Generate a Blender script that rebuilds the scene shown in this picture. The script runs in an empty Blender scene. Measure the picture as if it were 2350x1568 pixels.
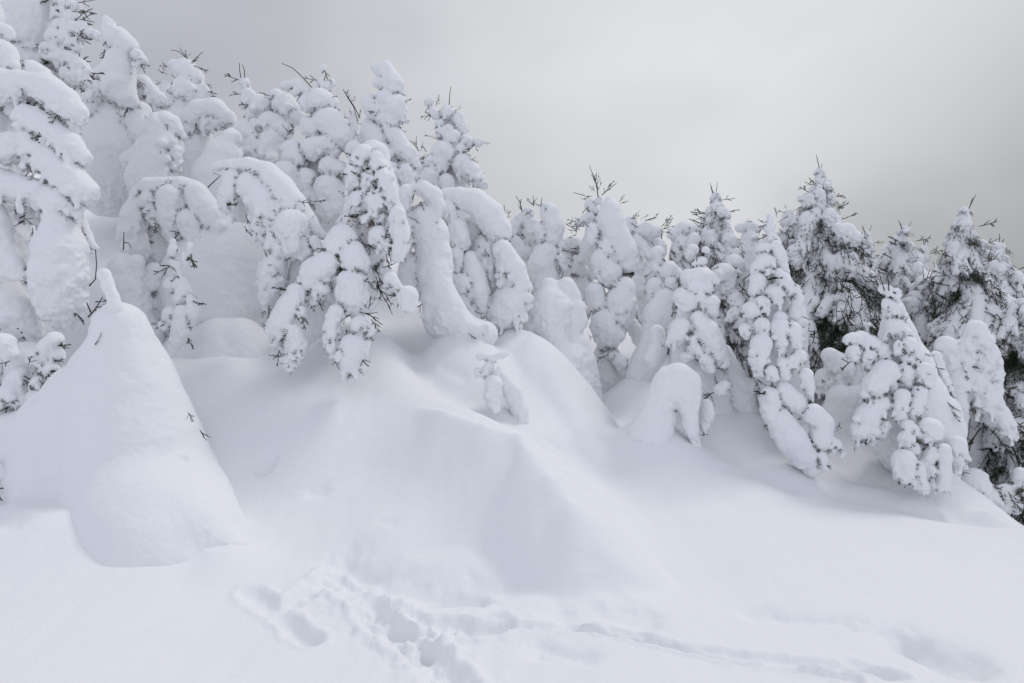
import bpy, math, random
import numpy as np
from mathutils import Vector, Matrix

SC = bpy.context.scene
COL = SC.collection
# ------------------------------------------------------------------ camera
H, FPX, CX, CY, HOR = 1.7, 1567.0, 1175.0, 784.0, 661.0
PITCH = math.atan((CY - HOR) / FPX)
cam = bpy.data.cameras.new('camera')
cam.lens, cam.sensor_width, cam.clip_start, cam.clip_end = 24.0, 36.0, 0.05, 3000.0
camo = bpy.data.objects.new('camera', cam)
COL.objects.link(camo)
camo.location = (0, 0, H)
camo.rotation_euler = (math.pi / 2 - PITCH, 0, 0)
SC.camera = camo
# ------------------------------------------------------------------ sky, sun, exposure
SUN_AZ, SUN_EL = math.radians(52.0), math.radians(50.0)      # azimuth: to the right of straight ahead
sun_dir = Vector((math.sin(SUN_AZ) * math.cos(SUN_EL), math.cos(SUN_AZ) * math.cos(SUN_EL), math.sin(SUN_EL)))
W = bpy.data.worlds.new('World')
SC.world = W
W.use_nodes = True


def build_world():
    nt = W.node_tree
    nt.nodes.clear()
    N, L = nt.nodes.new, nt.links.new
    out = N('ShaderNodeOutputWorld')
    tc = N('ShaderNodeTexCoord')
    sky = N('ShaderNodeTexSky')
    sky.sky_type = 'NISHITA'
    sky.sun_disc = False
    sky.sun_elevation = SUN_EL
    sky.sun_rotation = SUN_AZ
    bg1 = N('ShaderNodeBackground')
    bg1.inputs['Strength'].default_value = 0.1
    L(sky.outputs[0], bg1.inputs[0])
    # cloud deck: a veil lit from behind around the hidden sun, a heavier bank to the right
    nrm = N('ShaderNodeVectorMath'); nrm.operation = 'NORMALIZE'
    L(tc.outputs['Generated'], nrm.inputs[0])

    def dot(v):
        d = N('ShaderNodeVectorMath'); d.operation = 'DOT_PRODUCT'
        L(nrm.outputs[0], d.inputs[0]); d.inputs[1].default_value = v
        return d.outputs['Value']

    def mrange(src, a, b, c, d_, typ='SMOOTHSTEP'):
        m = N('ShaderNodeMapRange'); m.interpolation_type = typ
        L(src, m.inputs['Value'])
        for k, v in zip(('From Min', 'From Max', 'To Min', 'To Max'), (a, b, c, d_)):
            m.inputs[k].default_value = v
        return m.outputs['Result']

    def mth(op, a, b):
        m = N('ShaderNodeMath'); m.operation = op
        for i, v in enumerate((a, b)):
            if isinstance(v, (int, float)):
                m.inputs[i].default_value = v
            else:
                L(v, m.inputs[i])
        return m.outputs[0]
    noi = N('ShaderNodeTexNoise')
    noi.inputs['Scale'].default_value = 2.6
    noi.inputs['Detail'].default_value = 3.0
    noi.inputs['Roughness'].default_value = 0.45
    mp = N('ShaderNodeMapping'); mp.inputs['Scale'].default_value = (1.0, 1.0, 2.2)
    L(nrm.outputs[0], mp.inputs[0]); L(mp.outputs[0], noi.inputs['Vector'])
    nz = mrange(noi.outputs[0], 0.3, 0.7, -0.04, 0.04)
    ramp = N('ShaderNodeFloatCurve')
    cv = ramp.mapping.curves[0]
    pts = SKY_CURVE
    cv.points[0].location = pts[0]; cv.points[1].location = pts[-1]
    for p in pts[1:-1]:
        cv.points.new(*p)
    ramp.mapping.update()
    ramp.inputs['Factor'].default_value = 1.0
    L(mrange(dot(GLOW), -1.0, 1.0, 0.0, 1.0, 'LINEAR'), ramp.inputs['Value'])
    bank = mrange(mth('ADD', dot(BANK), nz), 0.80, 0.985, 0.0, 1.0)
    base = mth('MULTIPLY', ramp.outputs[0], mth('SUBTRACT', 1.0, mth('MULTIPLY', bank, 0.43)))
    base = mth('ADD', base, nz)
    warm = mrange(dot(GLOW), 0.55, 1.0, 0.0, 1.0)
    mix = N('ShaderNodeMix'); mix.data_type = 'RGBA'
    L(warm, mix.inputs[0])
    mix.inputs[6].default_value = (0.93, 0.975, 1.11, 1)
    mix.inputs[7].default_value = (0.98, 0.995, 1.025, 1)
    mul = N('ShaderNodeMix'); mul.data_type = 'RGBA'; mul.blend_type = 'MULTIPLY'
    mul.inputs[0].default_value = 1.0
    cb = N('ShaderNodeCombineColor')
    for i in range(3):
        L(base, cb.inputs[i])
    L(mix.outputs[2], mul.inputs[6]); L(cb.outputs[0], mul.inputs[7])
    bg2 = N('ShaderNodeBackground')
    L(mul.outputs[2], bg2.inputs[0])
    ms = N('ShaderNodeMixShader')
    ms.inputs[0].default_value = 0.98
    L(bg1.outputs[0], ms.inputs[1]); L(bg2.outputs[0], ms.inputs[2])
    L(ms.outputs[0], out.inputs[0])


def _dir(px, py):
    xc, yc = (px - CX) / FPX, -(py - CY) / FPX
    s, c = math.sin(PITCH), math.cos(PITCH)
    return Vector((xc, c + yc * s, -s + yc * c)).normalized()


GLOW = _dir(1840, -40)
BANK = _dir(3050, 950)
SKY_CURVE = [(0.0, 0.70), (0.5, 0.67), (0.75, 0.58), (0.86, 0.51), (0.93, 0.60), (0.975, 0.70), (1.0, 0.76)]
build_world()
sl = bpy.data.lights.new('sun', 'SUN')
sl.energy, sl.angle, sl.color = 0.95, math.radians(14.0), (1.0, 0.97, 0.92)
so = bpy.data.objects.new('sun', sl)
COL.objects.link(so)
so.rotation_euler = (-sun_dir).to_track_quat('-Z', 'Y').to_euler()
so.location = (0, 0, 20)
vs = SC.view_settings
vs.view_transform, vs.look, vs.gamma, vs.exposure = 'Standard', 'None', 1.0, 0.0
vs.use_curve_mapping = False
SC.cycles.max_bounces = 8
SC.cycles.diffuse_bounces = 3
SC.cycles.use_denoising = True

# ------------------------------------------------------------------ materials


def material(name, col, rough=0.7, bumps=(), var=0.0, sss=0.0, spec=0.3, vscale=3.0):
    m = bpy.data.materials.new(name)
    m.use_nodes = True
    nt = m.node_tree
    b = nt.nodes['Principled BSDF']
    b.inputs['Base Color'].default_value = (*col, 1)
    b.inputs['Roughness'].default_value = rough
    b.inputs['Specular IOR Level'].default_value = spec
    if sss:
        b.inputs['Subsurface Weight'].default_value = sss
        b.inputs['Subsurface Radius'].default_value = (0.9, 1.0, 1.15)
        b.inputs['Subsurface Scale'].default_value = 0.02
    tc = nt.nodes.new('ShaderNodeTexCoord')
    prev = None
    for bmp in bumps:
        sc_, st, dist = bmp[:3]
        n = nt.nodes.new('ShaderNodeTexNoise')
        n.inputs['Scale'].default_value = sc_
        n.inputs['Detail'].default_value = 4.0
        if len(bmp) > 3:
            mpn = nt.nodes.new('ShaderNodeMapping')
            mpn.inputs['Scale'].default_value = bmp[3]
            mpn.inputs['Rotation'].default_value = (0, 0, 0.5)
            nt.links.new(tc.outputs['Object'], mpn.inputs[0])
            nt.links.new(mpn.outputs[0], n.inputs['Vector'])
        else:
            nt.links.new(tc.outputs['Object'], n.inputs['Vector'])
        bp = nt.nodes.new('ShaderNodeBump')
        bp.inputs['Strength'].default_value = st
        bp.inputs['Distance'].default_value = dist
        nt.links.new(n.outputs[0], bp.inputs['Height'])
        if prev is not None:
            nt.links.new(prev.outputs[0], bp.inputs['Normal'])
        prev = bp
    if prev is not None:
        nt.links.new(prev.outputs[0], b.inputs['Normal'])
    if var:
        n = nt.nodes.new('ShaderNodeTexNoise')
        n.inputs['Scale'].default_value = vscale
        n.inputs['Detail'].default_value = 3.0
        nt.links.new(tc.outputs['Object'], n.inputs['Vector'])
        mx = nt.nodes.new('ShaderNodeMix')
        mx.data_type = 'RGBA'
        mx.inputs[6].default_value = (*[c * (1 - var) for c in col], 1)
        mx.inputs[7].default_value = (*[min(1, c * (1 + var)) for c in col], 1)
        nt.links.new(n.outputs[0], mx.inputs[0])
        nt.links.new(mx.outputs[2], b.inputs['Base Color'])
    return m


SNOW = material('snow', (0.865, 0.877, 0.90), 0.75, [(24, 0.45, 0.014), (110, 0.4, 0.004)], spec=0.2)
DRIFT = material('drift_snow', (0.865, 0.877, 0.90), 0.75, [(5, 0.22, 0.03), (10, 0.30, 0.012, (0.5, 2.0, 1)), (80, 0.5, 0.005), (260, 0.4, 0.002)], spec=0.2)
BARK = material('bark', (0.075, 0.058, 0.045), 0.9, [(60, 0.8, 0.01)], 0.4, vscale=20)
TWIG = material('twig_bark', (0.05, 0.040, 0.033), 0.9, [], 0.3, vscale=30)
NEEDLE = material('spruce_needles', (0.045, 0.058, 0.030), 0.7, [], 0.5, vscale=14)
LEAF = material('dead_leaves', (0.16, 0.055, 0.03), 0.8, [], 0.4, vscale=20)

# ------------------------------------------------------------------ numeric helpers
_rs = np.random.RandomState(7)
PERM = np.concatenate([_rs.permutation(256)] * 3).astype(np.int32)
_g = _rs.normal(size=(256, 3)).astype(np.float32)
GRAD = _g / np.linalg.norm(_g, axis=1, keepdims=True)


def perlin(p):
    p = np.asarray(p, np.float32)
    i = np.floor(p).astype(np.int32)
    f = p - i
    i &= 255
    u = f * f * f * (f * (f * 6 - 15) + 10)
    r = 0
    for dx in (0, 1):
        wx = u[:, 0] if dx else 1 - u[:, 0]
        hx = PERM[i[:, 0] + dx]
        for dy in (0, 1):
            wy = u[:, 1] if dy else 1 - u[:, 1]
            hy = PERM[hx + i[:, 1] + dy]
            for dz in (0, 1):
                wz = u[:, 2] if dz else 1 - u[:, 2]
                g = GRAD[PERM[hy + i[:, 2] + dz]]
                d = g[:, 0] * (f[:, 0] - dx) + g[:, 1] * (f[:, 1] - dy) + g[:, 2] * (f[:, 2] - dz)
                r = r + wx * wy * wz * d
    return r


def fbm(p, freq, octv=3, gain=0.5):
    a, s = 1.0, 0
    for _ in range(octv):
        s = s + a * perlin(p * freq + 17.3 * _)
        freq *= 2.03
        a *= gain
    return s


def unproj(px, py, Y):
    xc, yc = (px - CX) / FPX, -(py - CY) / FPX
    s, c = math.sin(PITCH), math.cos(PITCH)
    dy, dz = c + yc * s, -s + yc * c
    t = Y / dy
    return np.array((xc * t, Y, H + dz * t))


def project(P):
    s, c = math.sin(PITCH), math.cos(PITCH)
    x, y, z = P[..., 0], P[..., 1], P[..., 2] - H
    fw, up = y * c - z * s, y * s + z * c
    return CX + FPX * x / fw, CY - FPX * up / fw


def mesh_np(name, V, F, mat, tufts=None, normals=None):
    """V (n,3), F (m,4) or (m,3) int arrays -> mesh datablock, smooth shaded"""
    me = bpy.data.meshes.new(name)
    k = F.shape[1]
    me.vertices.add(len(V))
    me.vertices.foreach_set('co', np.ascontiguousarray(V, np.float32).ravel())
    me.loops.add(F.size)
    me.loops.foreach_set('vertex_index', np.ascontiguousarray(F, np.int32).ravel())
    me.polygons.add(len(F))
    me.polygons.foreach_set('loop_start', np.arange(0, F.size, k, dtype=np.int32))
    me.update(calc_edges=True)
    me.shade_smooth()
    me.materials.append(mat)
    if tufts is not None:
        me.materials.append(NEEDLE)
        tv, tf = tufts
        nv, nl, npol = len(V), F.size, len(F)
        me.vertices.add(len(tv))
        co = np.concatenate([np.asarray(V, np.float32), np.asarray(tv, np.float32)])
        me.vertices.foreach_set('co', co.ravel())
        me.loops.add(tf.size)
        me.loops.foreach_set('vertex_index', np.concatenate([F.ravel(), (tf + nv).ravel()]).astype(np.int32))
        me.polygons.add(len(tf))
        me.polygons.foreach_set('loop_start', np.concatenate([np.arange(0, nl, k), nl + np.arange(0, tf.size, 3)]).astype(np.int32))
        me.polygons.foreach_set('material_index', np.concatenate([np.zeros(npol), np.ones(len(tf))]).astype(np.int32))
        me.update(calc_edges=True)
        me.shade_smooth()
    if normals is not None:
        nn = np.zeros((len(me.vertices), 3), np.float32)
        nn[:len(normals)] = normals
        me.normals_split_custom_set_from_vertices(nn)
    return me


def surface_nets(F, org, h):
    ins = F < 0
    c = [(i, j, k) for i in (0, 1) for j in (0, 1) for k in (0, 1)]
    nx, ny, nz = F.shape

    def sub(A, o):
        return A[o[0]:nx - 1 + o[0], o[1]:ny - 1 + o[1], o[2]:nz - 1 + o[2]]
    cnt = np.zeros((nx - 1, ny - 1, nz - 1), np.int8)
    for o in c:
        cnt += sub(ins, o)
    act = (cnt > 0) & (cnt < 8)
    idx = np.argwhere(act)
    vid = np.full(act.shape, -1, np.int32)
    vid[act] = np.arange(len(idx))
    vals = {o: F[idx[:, 0] + o[0], idx[:, 1] + o[1], idx[:, 2] + o[2]] for o in c}
    acc = np.zeros((len(idx), 3), np.float32)
    num = np.zeros(len(idx), np.float32)
    for a in c:
        for ax in range(3):
            if a[ax] == 1:
                continue
            b = list(a); b[ax] = 1; b = tuple(b)
            fa, fb = vals[a], vals[b]
            cr = (fa < 0) != (fb < 0)
            t = np.where(cr, fa / np.where(cr, fa - fb, 1), 0)
            for q in range(3):
                acc[:, q] += np.where(cr, a[q] + (t if q == ax else 0), 0)
            num += cr
    V = org + (idx + acc / num[:, None]) * h
    quads = []
    for ax in range(3):
        o1, o2 = (ax + 1) % 3, (ax + 2) % 3
        sl0 = [slice(1, -1)] * 3; sl1 = [slice(1, -1)] * 3
        sl0[ax] = slice(0, -1); sl1[ax] = slice(1, None)
        A, B = ins[tuple(sl0)], ins[tuple(sl1)]
        ed = np.argwhere(A != B)
        if not len(ed):
            continue
        flip = A[ed[:, 0], ed[:, 1], ed[:, 2]]
        base = ed.copy(); base[:, o1] += 1; base[:, o2] += 1

        def cell(d1, d2):
            q = base.copy(); q[:, o1] -= d1; q[:, o2] -= d2
            return vid[q[:, 0], q[:, 1], q[:, 2]]
        Q = np.stack([cell(1, 1), cell(0, 1), cell(0, 0), cell(1, 0)], 1)
        Q[~flip] = Q[~flip][:, ::-1]
        quads.append(Q)
    return V.astype(np.float32), np.concatenate(quads)


def vnormals(V, F):
    n = np.cross(V[F[:, 2]] - V[F[:, 0]], V[F[:, 3]] - V[F[:, 1]])
    N = np.zeros_like(V)
    for q in range(3):
        w = 0
        for k in range(4):
            w = w + np.bincount(F[:, k], n[:, q], len(V))
        N[:, q] = w
    return N / (np.linalg.norm(N, axis=1, keepdims=True) + 1e-9)


TRIS = [0]
TRS = np.random.RandomState(5)


def make_tufts(V, N, idx, dens, origin):
    """short needle tips poking out of creases in the snow"""
    n = int(min(len(idx) * dens * 0.30, 420 * dens))
    if n < 1:
        return None
    I = TRS.choice(idx, n)
    m = 8
    p = np.repeat(V[I] - np.asarray(origin, np.float32), m, 0) + TRS.normal(0, 0.006, (n * m, 3))
    ax = N[I] * 0.55 + TRS.normal(0, 0.55, (n, 3)) + np.array((0, 0, -0.25))
    ax /= np.linalg.norm(ax, axis=1, keepdims=True)
    ax = np.repeat(ax, m, 0)
    p = p + ax * TRS.uniform(-0.01, 0.03, (n * m, 1)) * np.repeat(TRS.uniform(0.4, 1.5, (n, 1)), m, 0)
    d = ax + TRS.normal(0, 0.55, ax.shape)
    d /= np.linalg.norm(d, axis=1, keepdims=True)
    s = np.cross(d, TRS.normal(0, 1, d.shape)); s /= np.linalg.norm(s, axis=1, keepdims=True)
    L = TRS.uniform(0.014, 0.026, (len(p), 1)); w = 0.0030
    tv = np.stack([p - s * w, p + s * w, p + d * L], 1).reshape(-1, 3)
    tf = np.arange(len(tv), dtype=np.int32).reshape(-1, 3)
    TRIS[0] += len(tf)
    return tv, tf



def blob_mesh(name, prims, voxel, k, big=0.0, rough=0.008, mat=None, origin=(0, 0, 0), under=1.0, others=(), tuft=0.0, billow=0.0):
    """prims: (p0, p1, r0, r1) round cones in world space, smooth-unioned and polygonised.
    big: low-frequency swelling in metres, rough: crusty relief, strongest on undersides."""
    P0 = np.array([p[0] for p in prims], np.float32); P1 = np.array([p[1] for p in prims], np.float32)
    R = np.array([(p[2], p[3]) for p in prims], np.float32)
    rm = R.max(1)[:, None]
    mar = 3 * voxel + k
    lo = np.minimum(P0 - rm, P1 - rm).min(0) - mar
    hi = np.maximum(P0 + rm, P1 + rm).max(0) + mar
    dim = np.ceil((hi - lo) / voxel).astype(int) + 1
    F = np.full(dim, mar, np.float32)
    ax = [lo[i] + voxel * np.arange(dim[i], dtype=np.float32) for i in range(3)]
    for a, b, (ra, rb) in zip(P0, P1, R):
        m = max(ra, rb) + mar
        i0 = np.maximum(((np.minimum(a, b) - m - lo) / voxel).astype(int), 0)
        i1 = np.minimum(((np.maximum(a, b) + m - lo) / voxel).astype(int) + 2, dim)
        s = tuple(slice(p, q) for p, q in zip(i0, i1))
        X = ax[0][s[0]][:, None, None] - a[0]
        Y = ax[1][s[1]][None, :, None] - a[1]
        Z = ax[2][s[2]][None, None, :] - a[2]
        d = b - a
        L2 = float(d @ d)
        if L2 > 1e-8:
            t = np.clip((X * d[0] + Y * d[1] + Z * d[2]) / L2, 0, 1)
            D = np.sqrt((X - t * d[0]) ** 2 + (Y - t * d[1]) ** 2 + (Z - t * d[2]) ** 2) - (ra + t * (rb - ra))
        else:
            D = np.sqrt(X * X + Y * Y + Z * Z) - ra
        G = F[s]
        hh = np.maximum(k - np.abs(G - D), 0) / k
        F[s] = np.minimum(G, D) - hh * hh * k * 0.25
    V, Q = surface_nets(F, lo, voxel)
    Nn = vnormals(V, Q)
    cand = None
    if tuft:
        acc = np.zeros_like(V); w = np.bincount(Q.ravel(), minlength=len(V))[:, None]
        for q in range(3):
            a_ = 0
            for e in range(4):
                a_ = a_ + np.bincount(Q[:, e], V[Q[:, (e + 1) % 4], q], len(V))
            acc[:, q] = a_
        cand = (((acc / w) - V) * Nn).sum(1) > 0.05 * voxel
        cand &= Nn[:, 2] < 0.75
    dn = np.clip(0.55 - Nn[:, 2], 0.12, 1.0) * under
    bw = np.clip(0.75 - Nn[:, 2], 0.12, 1.0)
    bil = np.abs(perlin(V * 6.5 + 31.7)) + 0.75 * np.abs(perlin(V * 13.7)) + 0.3 * np.abs(perlin(V * 24.1))
    disp = billow * bw * (bil - 0.36) + rough * dn * fbm(V, 14.0, 3, 0.6) * 2.0
    if big:
        disp = disp + big * fbm(V, 2.3, 2, 0.5)
    V = V + Nn * disp[:, None]
    if len(others):
        hid = np.zeros(len(V), bool)
        lo2, hi2 = V.min(0), V.max(0)
        for a, b, ra, rb in others:
            m = max(ra, rb)
            if (np.minimum(a, b) - m > hi2).any() or (np.maximum(a, b) + m < lo2).any():
                continue
            d = b - a
            t = np.clip(((V - a) @ d) / max(float(d @ d), 1e-9), 0, 1)
            do = np.linalg.norm(V - a - t[:, None] * d, axis=1) - (ra + t * (rb - ra))
            hid |= do < -0.03
            if tuft:
                cand |= (np.abs(do) < 0.8 * voxel) & (Nn[:, 2] < 0.6)
        hid |= V[:, 2] < gfast(V) - 0.25
        keep = ~hid[Q].all(1)
        Q = Q[keep]
        used = np.unique(Q)
        mp = np.zeros(len(V), np.int32); mp[used] = np.arange(len(used))
        V, Q = V[used], mp[Q]
    TRIS[0] += 2 * len(Q)
    tf = None
    if tuft:
        if len(others):
            cand = cand[used] & ~hid[used]; Nn = Nn[used]
        tf = make_tufts(V, Nn, np.nonzero(cand)[0], tuft, origin)
    return mesh_np(name, V - np.asarray(origin, np.float32), Q, mat or SNOW, tf)


def prim_field(F, ax, lo, voxel, dim, prims, k, mar):
    for a, b, ra, rb in prims:
        a = np.asarray(a, np.float32); b = np.asarray(b, np.float32)
        m = max(ra, rb) + mar
        i0 = np.maximum(((np.minimum(a, b) - m - lo) / voxel).astype(int), 0)
        i1 = np.minimum(((np.maximum(a, b) + m - lo) / voxel).astype(int) + 2, dim)
        if (i1 <= i0).any():
            continue
        s = tuple(slice(p, q) for p, q in zip(i0, i1))
        X = ax[0][s[0]][:, None, None] - a[0]
        Y = ax[1][s[1]][None, :, None] - a[1]
        Z = ax[2][s[2]][None, None, :] - a[2]
        d = b - a
        L2 = float(d @ d)
        if L2 > 1e-8:
            t = np.clip((X * d[0] + Y * d[1] + Z * d[2]) / L2, 0, 1)
            D = np.sqrt((X - t * d[0]) ** 2 + (Y - t * d[1]) ** 2 + (Z - t * d[2]) ** 2) - (ra + t * (rb - ra))
        else:
            D = np.sqrt(X * X + Y * Y + Z * Z) - ra
        G = F[s]
        hh = np.maximum(k - np.abs(G - D), 0) / k
        F[s] = np.minimum(G, D) - hh * hh * k * 0.25
    return F


def fused_meshes(lobes, voxel, kk, origin):
    """lobes: dicts with prims, k, big, rough, billow, tuft. One continuous snow surface over the whole tree,
    then cut along the creases into one mesh per lobe (shared border normals keep it seamless)."""
    P = [p for l in lobes for p in l['prims']]
    P0 = np.array([p[0] for p in P]); P1 = np.array([p[1] for p in P]); rm = np.array([max(p[2], p[3]) for p in P])[:, None]
    mar = 3 * voxel + max(0.08, kk + 0.02)
    lo = (np.minimum(P0, P1) - rm).min(0) - mar
    hi = (np.maximum(P0, P1) + rm).max(0) + mar
    lo[2] = max(lo[2], gfast(np.array([(lo + hi) / 2]))[0] - 1.6)
    while np.prod((hi - lo) / voxel) > 9e6:
        voxel *= 1.06
    dim = np.ceil((hi - lo) / voxel).astype(int) + 1
    lo = lo.astype(np.float32)
    ax = [lo[i] + voxel * np.arange(dim[i], dtype=np.float32) for i in range(3)]
    F = np.full(dim, mar, np.float32)
    Lab = np.zeros(dim, np.int16)
    for ci, l in enumerate(lobes):
        Q0 = np.array([p[0] for p in l['prims']]); Q1 = np.array([p[1] for p in l['prims']]); r2 = np.array([max(p[2], p[3]) for p in l['prims']])[:, None]
        i0 = np.maximum((((np.minimum(Q0, Q1) - r2).min(0) - mar - lo) / voxel).astype(int), 0)
        i1 = np.minimum((((np.maximum(Q0, Q1) + r2).max(0) + mar - lo) / voxel).astype(int) + 2, dim)
        if (i1 - i0 < 3).any():
            continue
        s = tuple(slice(p, q) for p, q in zip(i0, i1))
        sub_ax = [ax[i][s[i]] for i in range(3)]
        Fc = prim_field(np.full(i1 - i0, mar, np.float32), sub_ax, lo + i0 * voxel, voxel, i1 - i0, l['prims'], l['k'], mar)
        G = F[s]
        Lab[s] = np.where(Fc < G, ci, Lab[s])
        hh = np.maximum(kk - np.abs(G - Fc), 0) / kk
        F[s] = np.minimum(G, Fc) - hh * hh * kk * 0.25
    F[:, :, 0] = np.maximum(F[:, :, 0], 0.01)
    V, Q = surface_nets(F, lo, voxel)
    Nn = vnormals(V, Q)
    gi = np.clip(np.round((V - lo) / voxel).astype(int), 0, dim - 1)
    lab = Lab[gi[:, 0], gi[:, 1], gi[:, 2]]
    par = {q: np.array([l[q] for l in lobes], np.float32)[lab] for q in ('big', 'rough', 'billow', 'tuft')}
    acc = np.zeros_like(V); w = np.bincount(Q.ravel(), minlength=len(V))[:, None]
    for q in range(3):
        a_ = 0
        for e in range(4):
            a_ = a_ + np.bincount(Q[:, e], V[Q[:, (e + 1) % 4], q], len(V))
        acc[:, q] = a_
    conc = (((acc / w) - V) * Nn).sum(1)
    cand = (conc > 0.045 * voxel) & (Nn[:, 2] < 0.75)
    dn = np.clip(0.55 - Nn[:, 2], 0.12, 1.0)
    bw = np.clip(0.75 - Nn[:, 2], 0.12, 1.0)
    bil = np.abs(perlin(V * 6.5 + 31.7)) + 0.75 * np.abs(perlin(V * 13.7)) + 0.3 * np.abs(perlin(V * 24.1))
    disp = par['billow'] * bw * (bil - 0.36) + par['rough'] * dn * fbm(V, 14.0, 3, 0.6) * 2.0 + par['big'] * fbm(V, 2.3, 2, 0.5)
    disp = disp - 7.0 * np.clip(conc, 0, 0.22 * voxel)
    V = V + Nn * disp[:, None]
    Nn = vnormals(V, Q)
    keep = ~(V[:, 2] < gfast(V) - 0.25)[Q].all(1)
    Q = Q[keep]
    fl = lab[Q[:, 0]]
    out = []
    for ci, l in enumerate(lobes):
        q = Q[fl == ci]
        if len(q) < 12:
            out.append(None)
            continue
        used = np.unique(q)
        mp = np.zeros(len(V), np.int32); mp[used] = np.arange(len(used))
        tf = make_tufts(V[used], Nn[used], np.nonzero(cand[used])[0], l['tuft'], origin) if l['tuft'] else None
        TRIS[0] += 2 * len(q)
        out.append(mesh_np('snow_lobe', V[used] - np.asarray(origin, np.float32), mp[q], SNOW, tf, Nn[used]))
    return out


def tube_arrays(pts, rad, sides=6):
    pts = np.asarray(pts, float)
    V, F = [], []
    n = len(pts)
    for i in range(n):
        t = pts[min(i + 1, n - 1)] - pts[max(i - 1, 0)]
        t = t / (np.linalg.norm(t) + 1e-9)
        u = np.cross(t, (0.3, 0.9, 0.1)); u /= np.linalg.norm(u)
        v = np.cross(t, u)
        r = rad[i] if hasattr(rad, '__len__') else rad
        for s in range(sides):
            a = 2 * math.pi * s / sides
            V.append(pts[i] + r * (u * math.cos(a) + v * math.sin(a)))
    for i in range(n - 1):
        for s in range(sides):
            a, b = i * sides + s, i * sides + (s + 1) % sides
            F.append((a, b, b + sides, a + sides))
    return np.array(V), np.array(F)


def link(name, me, parent=None):
    o = bpy.data.objects.new(name, me)
    COL.objects.link(o)
    if parent is not None:
        o.parent = parent
    return o


def empty(name, loc, label, cat, group=None):
    o = bpy.data.objects.new(name, None)
    o.empty_display_size = 0.2
    COL.objects.link(o)
    o.location = loc
    o['label'] = label
    o['category'] = cat
    if group:
        o['group'] = group
    return o


# ------------------------------------------------------------------ the ground: control points (picture x, picture y, distance)
GC = [(-300, 1700, 2.4), (600, 1700, 2.4), (1500, 1700, 2.45), (2600, 1700, 2.6),
      (-100, 1560, 2.85), (600, 1560, 2.9), (1175, 1560, 2.95), (1800, 1560, 3.0), (2450, 1560, 3.05),
      (0, 1460, 3.25), (600, 1460, 3.3), (1175, 1460, 3.35), (1800, 1460, 3.45), (2350, 1460, 3.55),
      (0, 1370, 3.7), (500, 1370, 3.75), (1000, 1370, 3.75), (1500, 1370, 3.85), (2000, 1370, 4.0), (2400, 1370, 4.2),
      (-60, 1280, 4.15), (-60, 1130, 4.7), (60, 1130, 4.62), (170, 1150, 4.48), (260, 1220, 4.2), (350, 1265, 4.05), (300, 1290, 4.15), (560, 1305, 4.1), (660, 1330, 3.98), (760, 1290, 4.15), (900, 1275, 4.2),
      (1000, 1276, 4.23), (1100, 1282, 4.22), (1200, 1300, 4.14), (1300, 1311, 4.1), (1000, 1330, 3.95), (1200, 1338, 4.0), (1280, 1345, 3.98), (1350, 1340, 3.93), (1400, 1270, 4.36), (1700, 1290, 4.5), (2100, 1290, 4.6), (2400, 1300, 4.7),
      (900, 1200, 4.46), (1100, 1190, 4.44), (1390, 1262, 4.36), (1420, 1180, 5.2),
      (1600, 1190, 5.25), (1800, 1180, 5.5), (2000, 1200, 5.55), (2200, 1200, 5.75), (2345, 1212, 5.9),
      (620, 1210, 4.62), (590, 1100, 5.05), (520, 1000, 5.25), (470, 900, 5.65), (700, 1120, 4.98), (700, 1000, 5.3),
      (850, 1080, 5.12), (820, 900, 5.75), (620, 860, 5.95), (460, 830, 6.0), (1000, 1100, 4.82), (1000, 1020, 5.14),
      (870, 760, 6.45), (950, 922, 5.62), (1020, 962, 5.32), (1110, 996, 5.07), (1185, 1016, 4.95), (1258, 1110, 4.48), (1312, 1170, 4.28),
      (1040, 920, 6.6), (1150, 950, 6.5), (1240, 1000, 6.25), (1330, 1080, 5.9), (1000, 840, 7.0), (1110, 860, 6.9),
      (960, 790, 7.3), (1110, 745, 7.45), (1200, 768, 7.3), (1275, 880, 6.95), (1298, 980, 6.55), (1365, 1050, 6.35),
      (1180, 860, 6.85), (1230, 930, 6.6), (1345, 945, 8.0), (1420, 945, 8.0), (1500, 1000, 7.3), (1480, 1070, 6.6),
      (1600, 1045, 6.9), (1700, 1100, 6.25), (1760, 1000, 7.4), (1860, 1090, 7.0), (1960, 1115, 6.75), (1990, 1010, 8.0),
      (2100, 1140, 6.55), (2215, 1110, 7.0), (2290, 1185, 6.35), (1660, 950, 7.9),
      (560, 640, 7.4), (480, 720, 7.0), (560, 760, 6.9), (300, 740, 6.6), (150, 800, 6.2), (0, 900, 5.6), (-150, 1000, 5.2), (100, 1000, 5.3),
      (-250, 1200, 4.5), (-400, 800, 6.5), (200, 560, 8.0), (0, 600, 7.8), (-400, 500, 8.5),
      (350, 480, 9.2), (100, 420, 9.8), (600, 500, 9.5), (800, 540, 9.8), (1020, 640, 9.5), (1250, 720, 10), (1500, 780, 10.5),
      (1800, 860, 10.5), (2100, 960, 10), (2350, 1060, 10)]
GX = [(4.4, 6.4, -0.9), (5.2, 6.2, -1.35), (5.0, 7.5, -1.3), (6.5, 7, -1.9), (5.5, 5.2, -0.7), (7, 5.0, -1.5), (7.0, 9.5, -2.0), (6, 3, -0.4),
      (8, 1, -0.8), (-8, 1, 1.0), (-6, 3, 0.8), (0, 0, 0.02), (3, 0.5, -0.1), (-3, 0.5, 0.1), (0, -4, -0.2), (6, -4, -0.8), (-6, -4, 0.6),
      (-8, 12, 3.2), (-3, 13, 2.3), (1, 13, 1.3), (5, 13, -0.4), (9, 13, -2.4), (-8, 9, 3.6)]
CP = np.array([unproj(*g) for g in GC] + [np.array(g, float) for g in GX])


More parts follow.
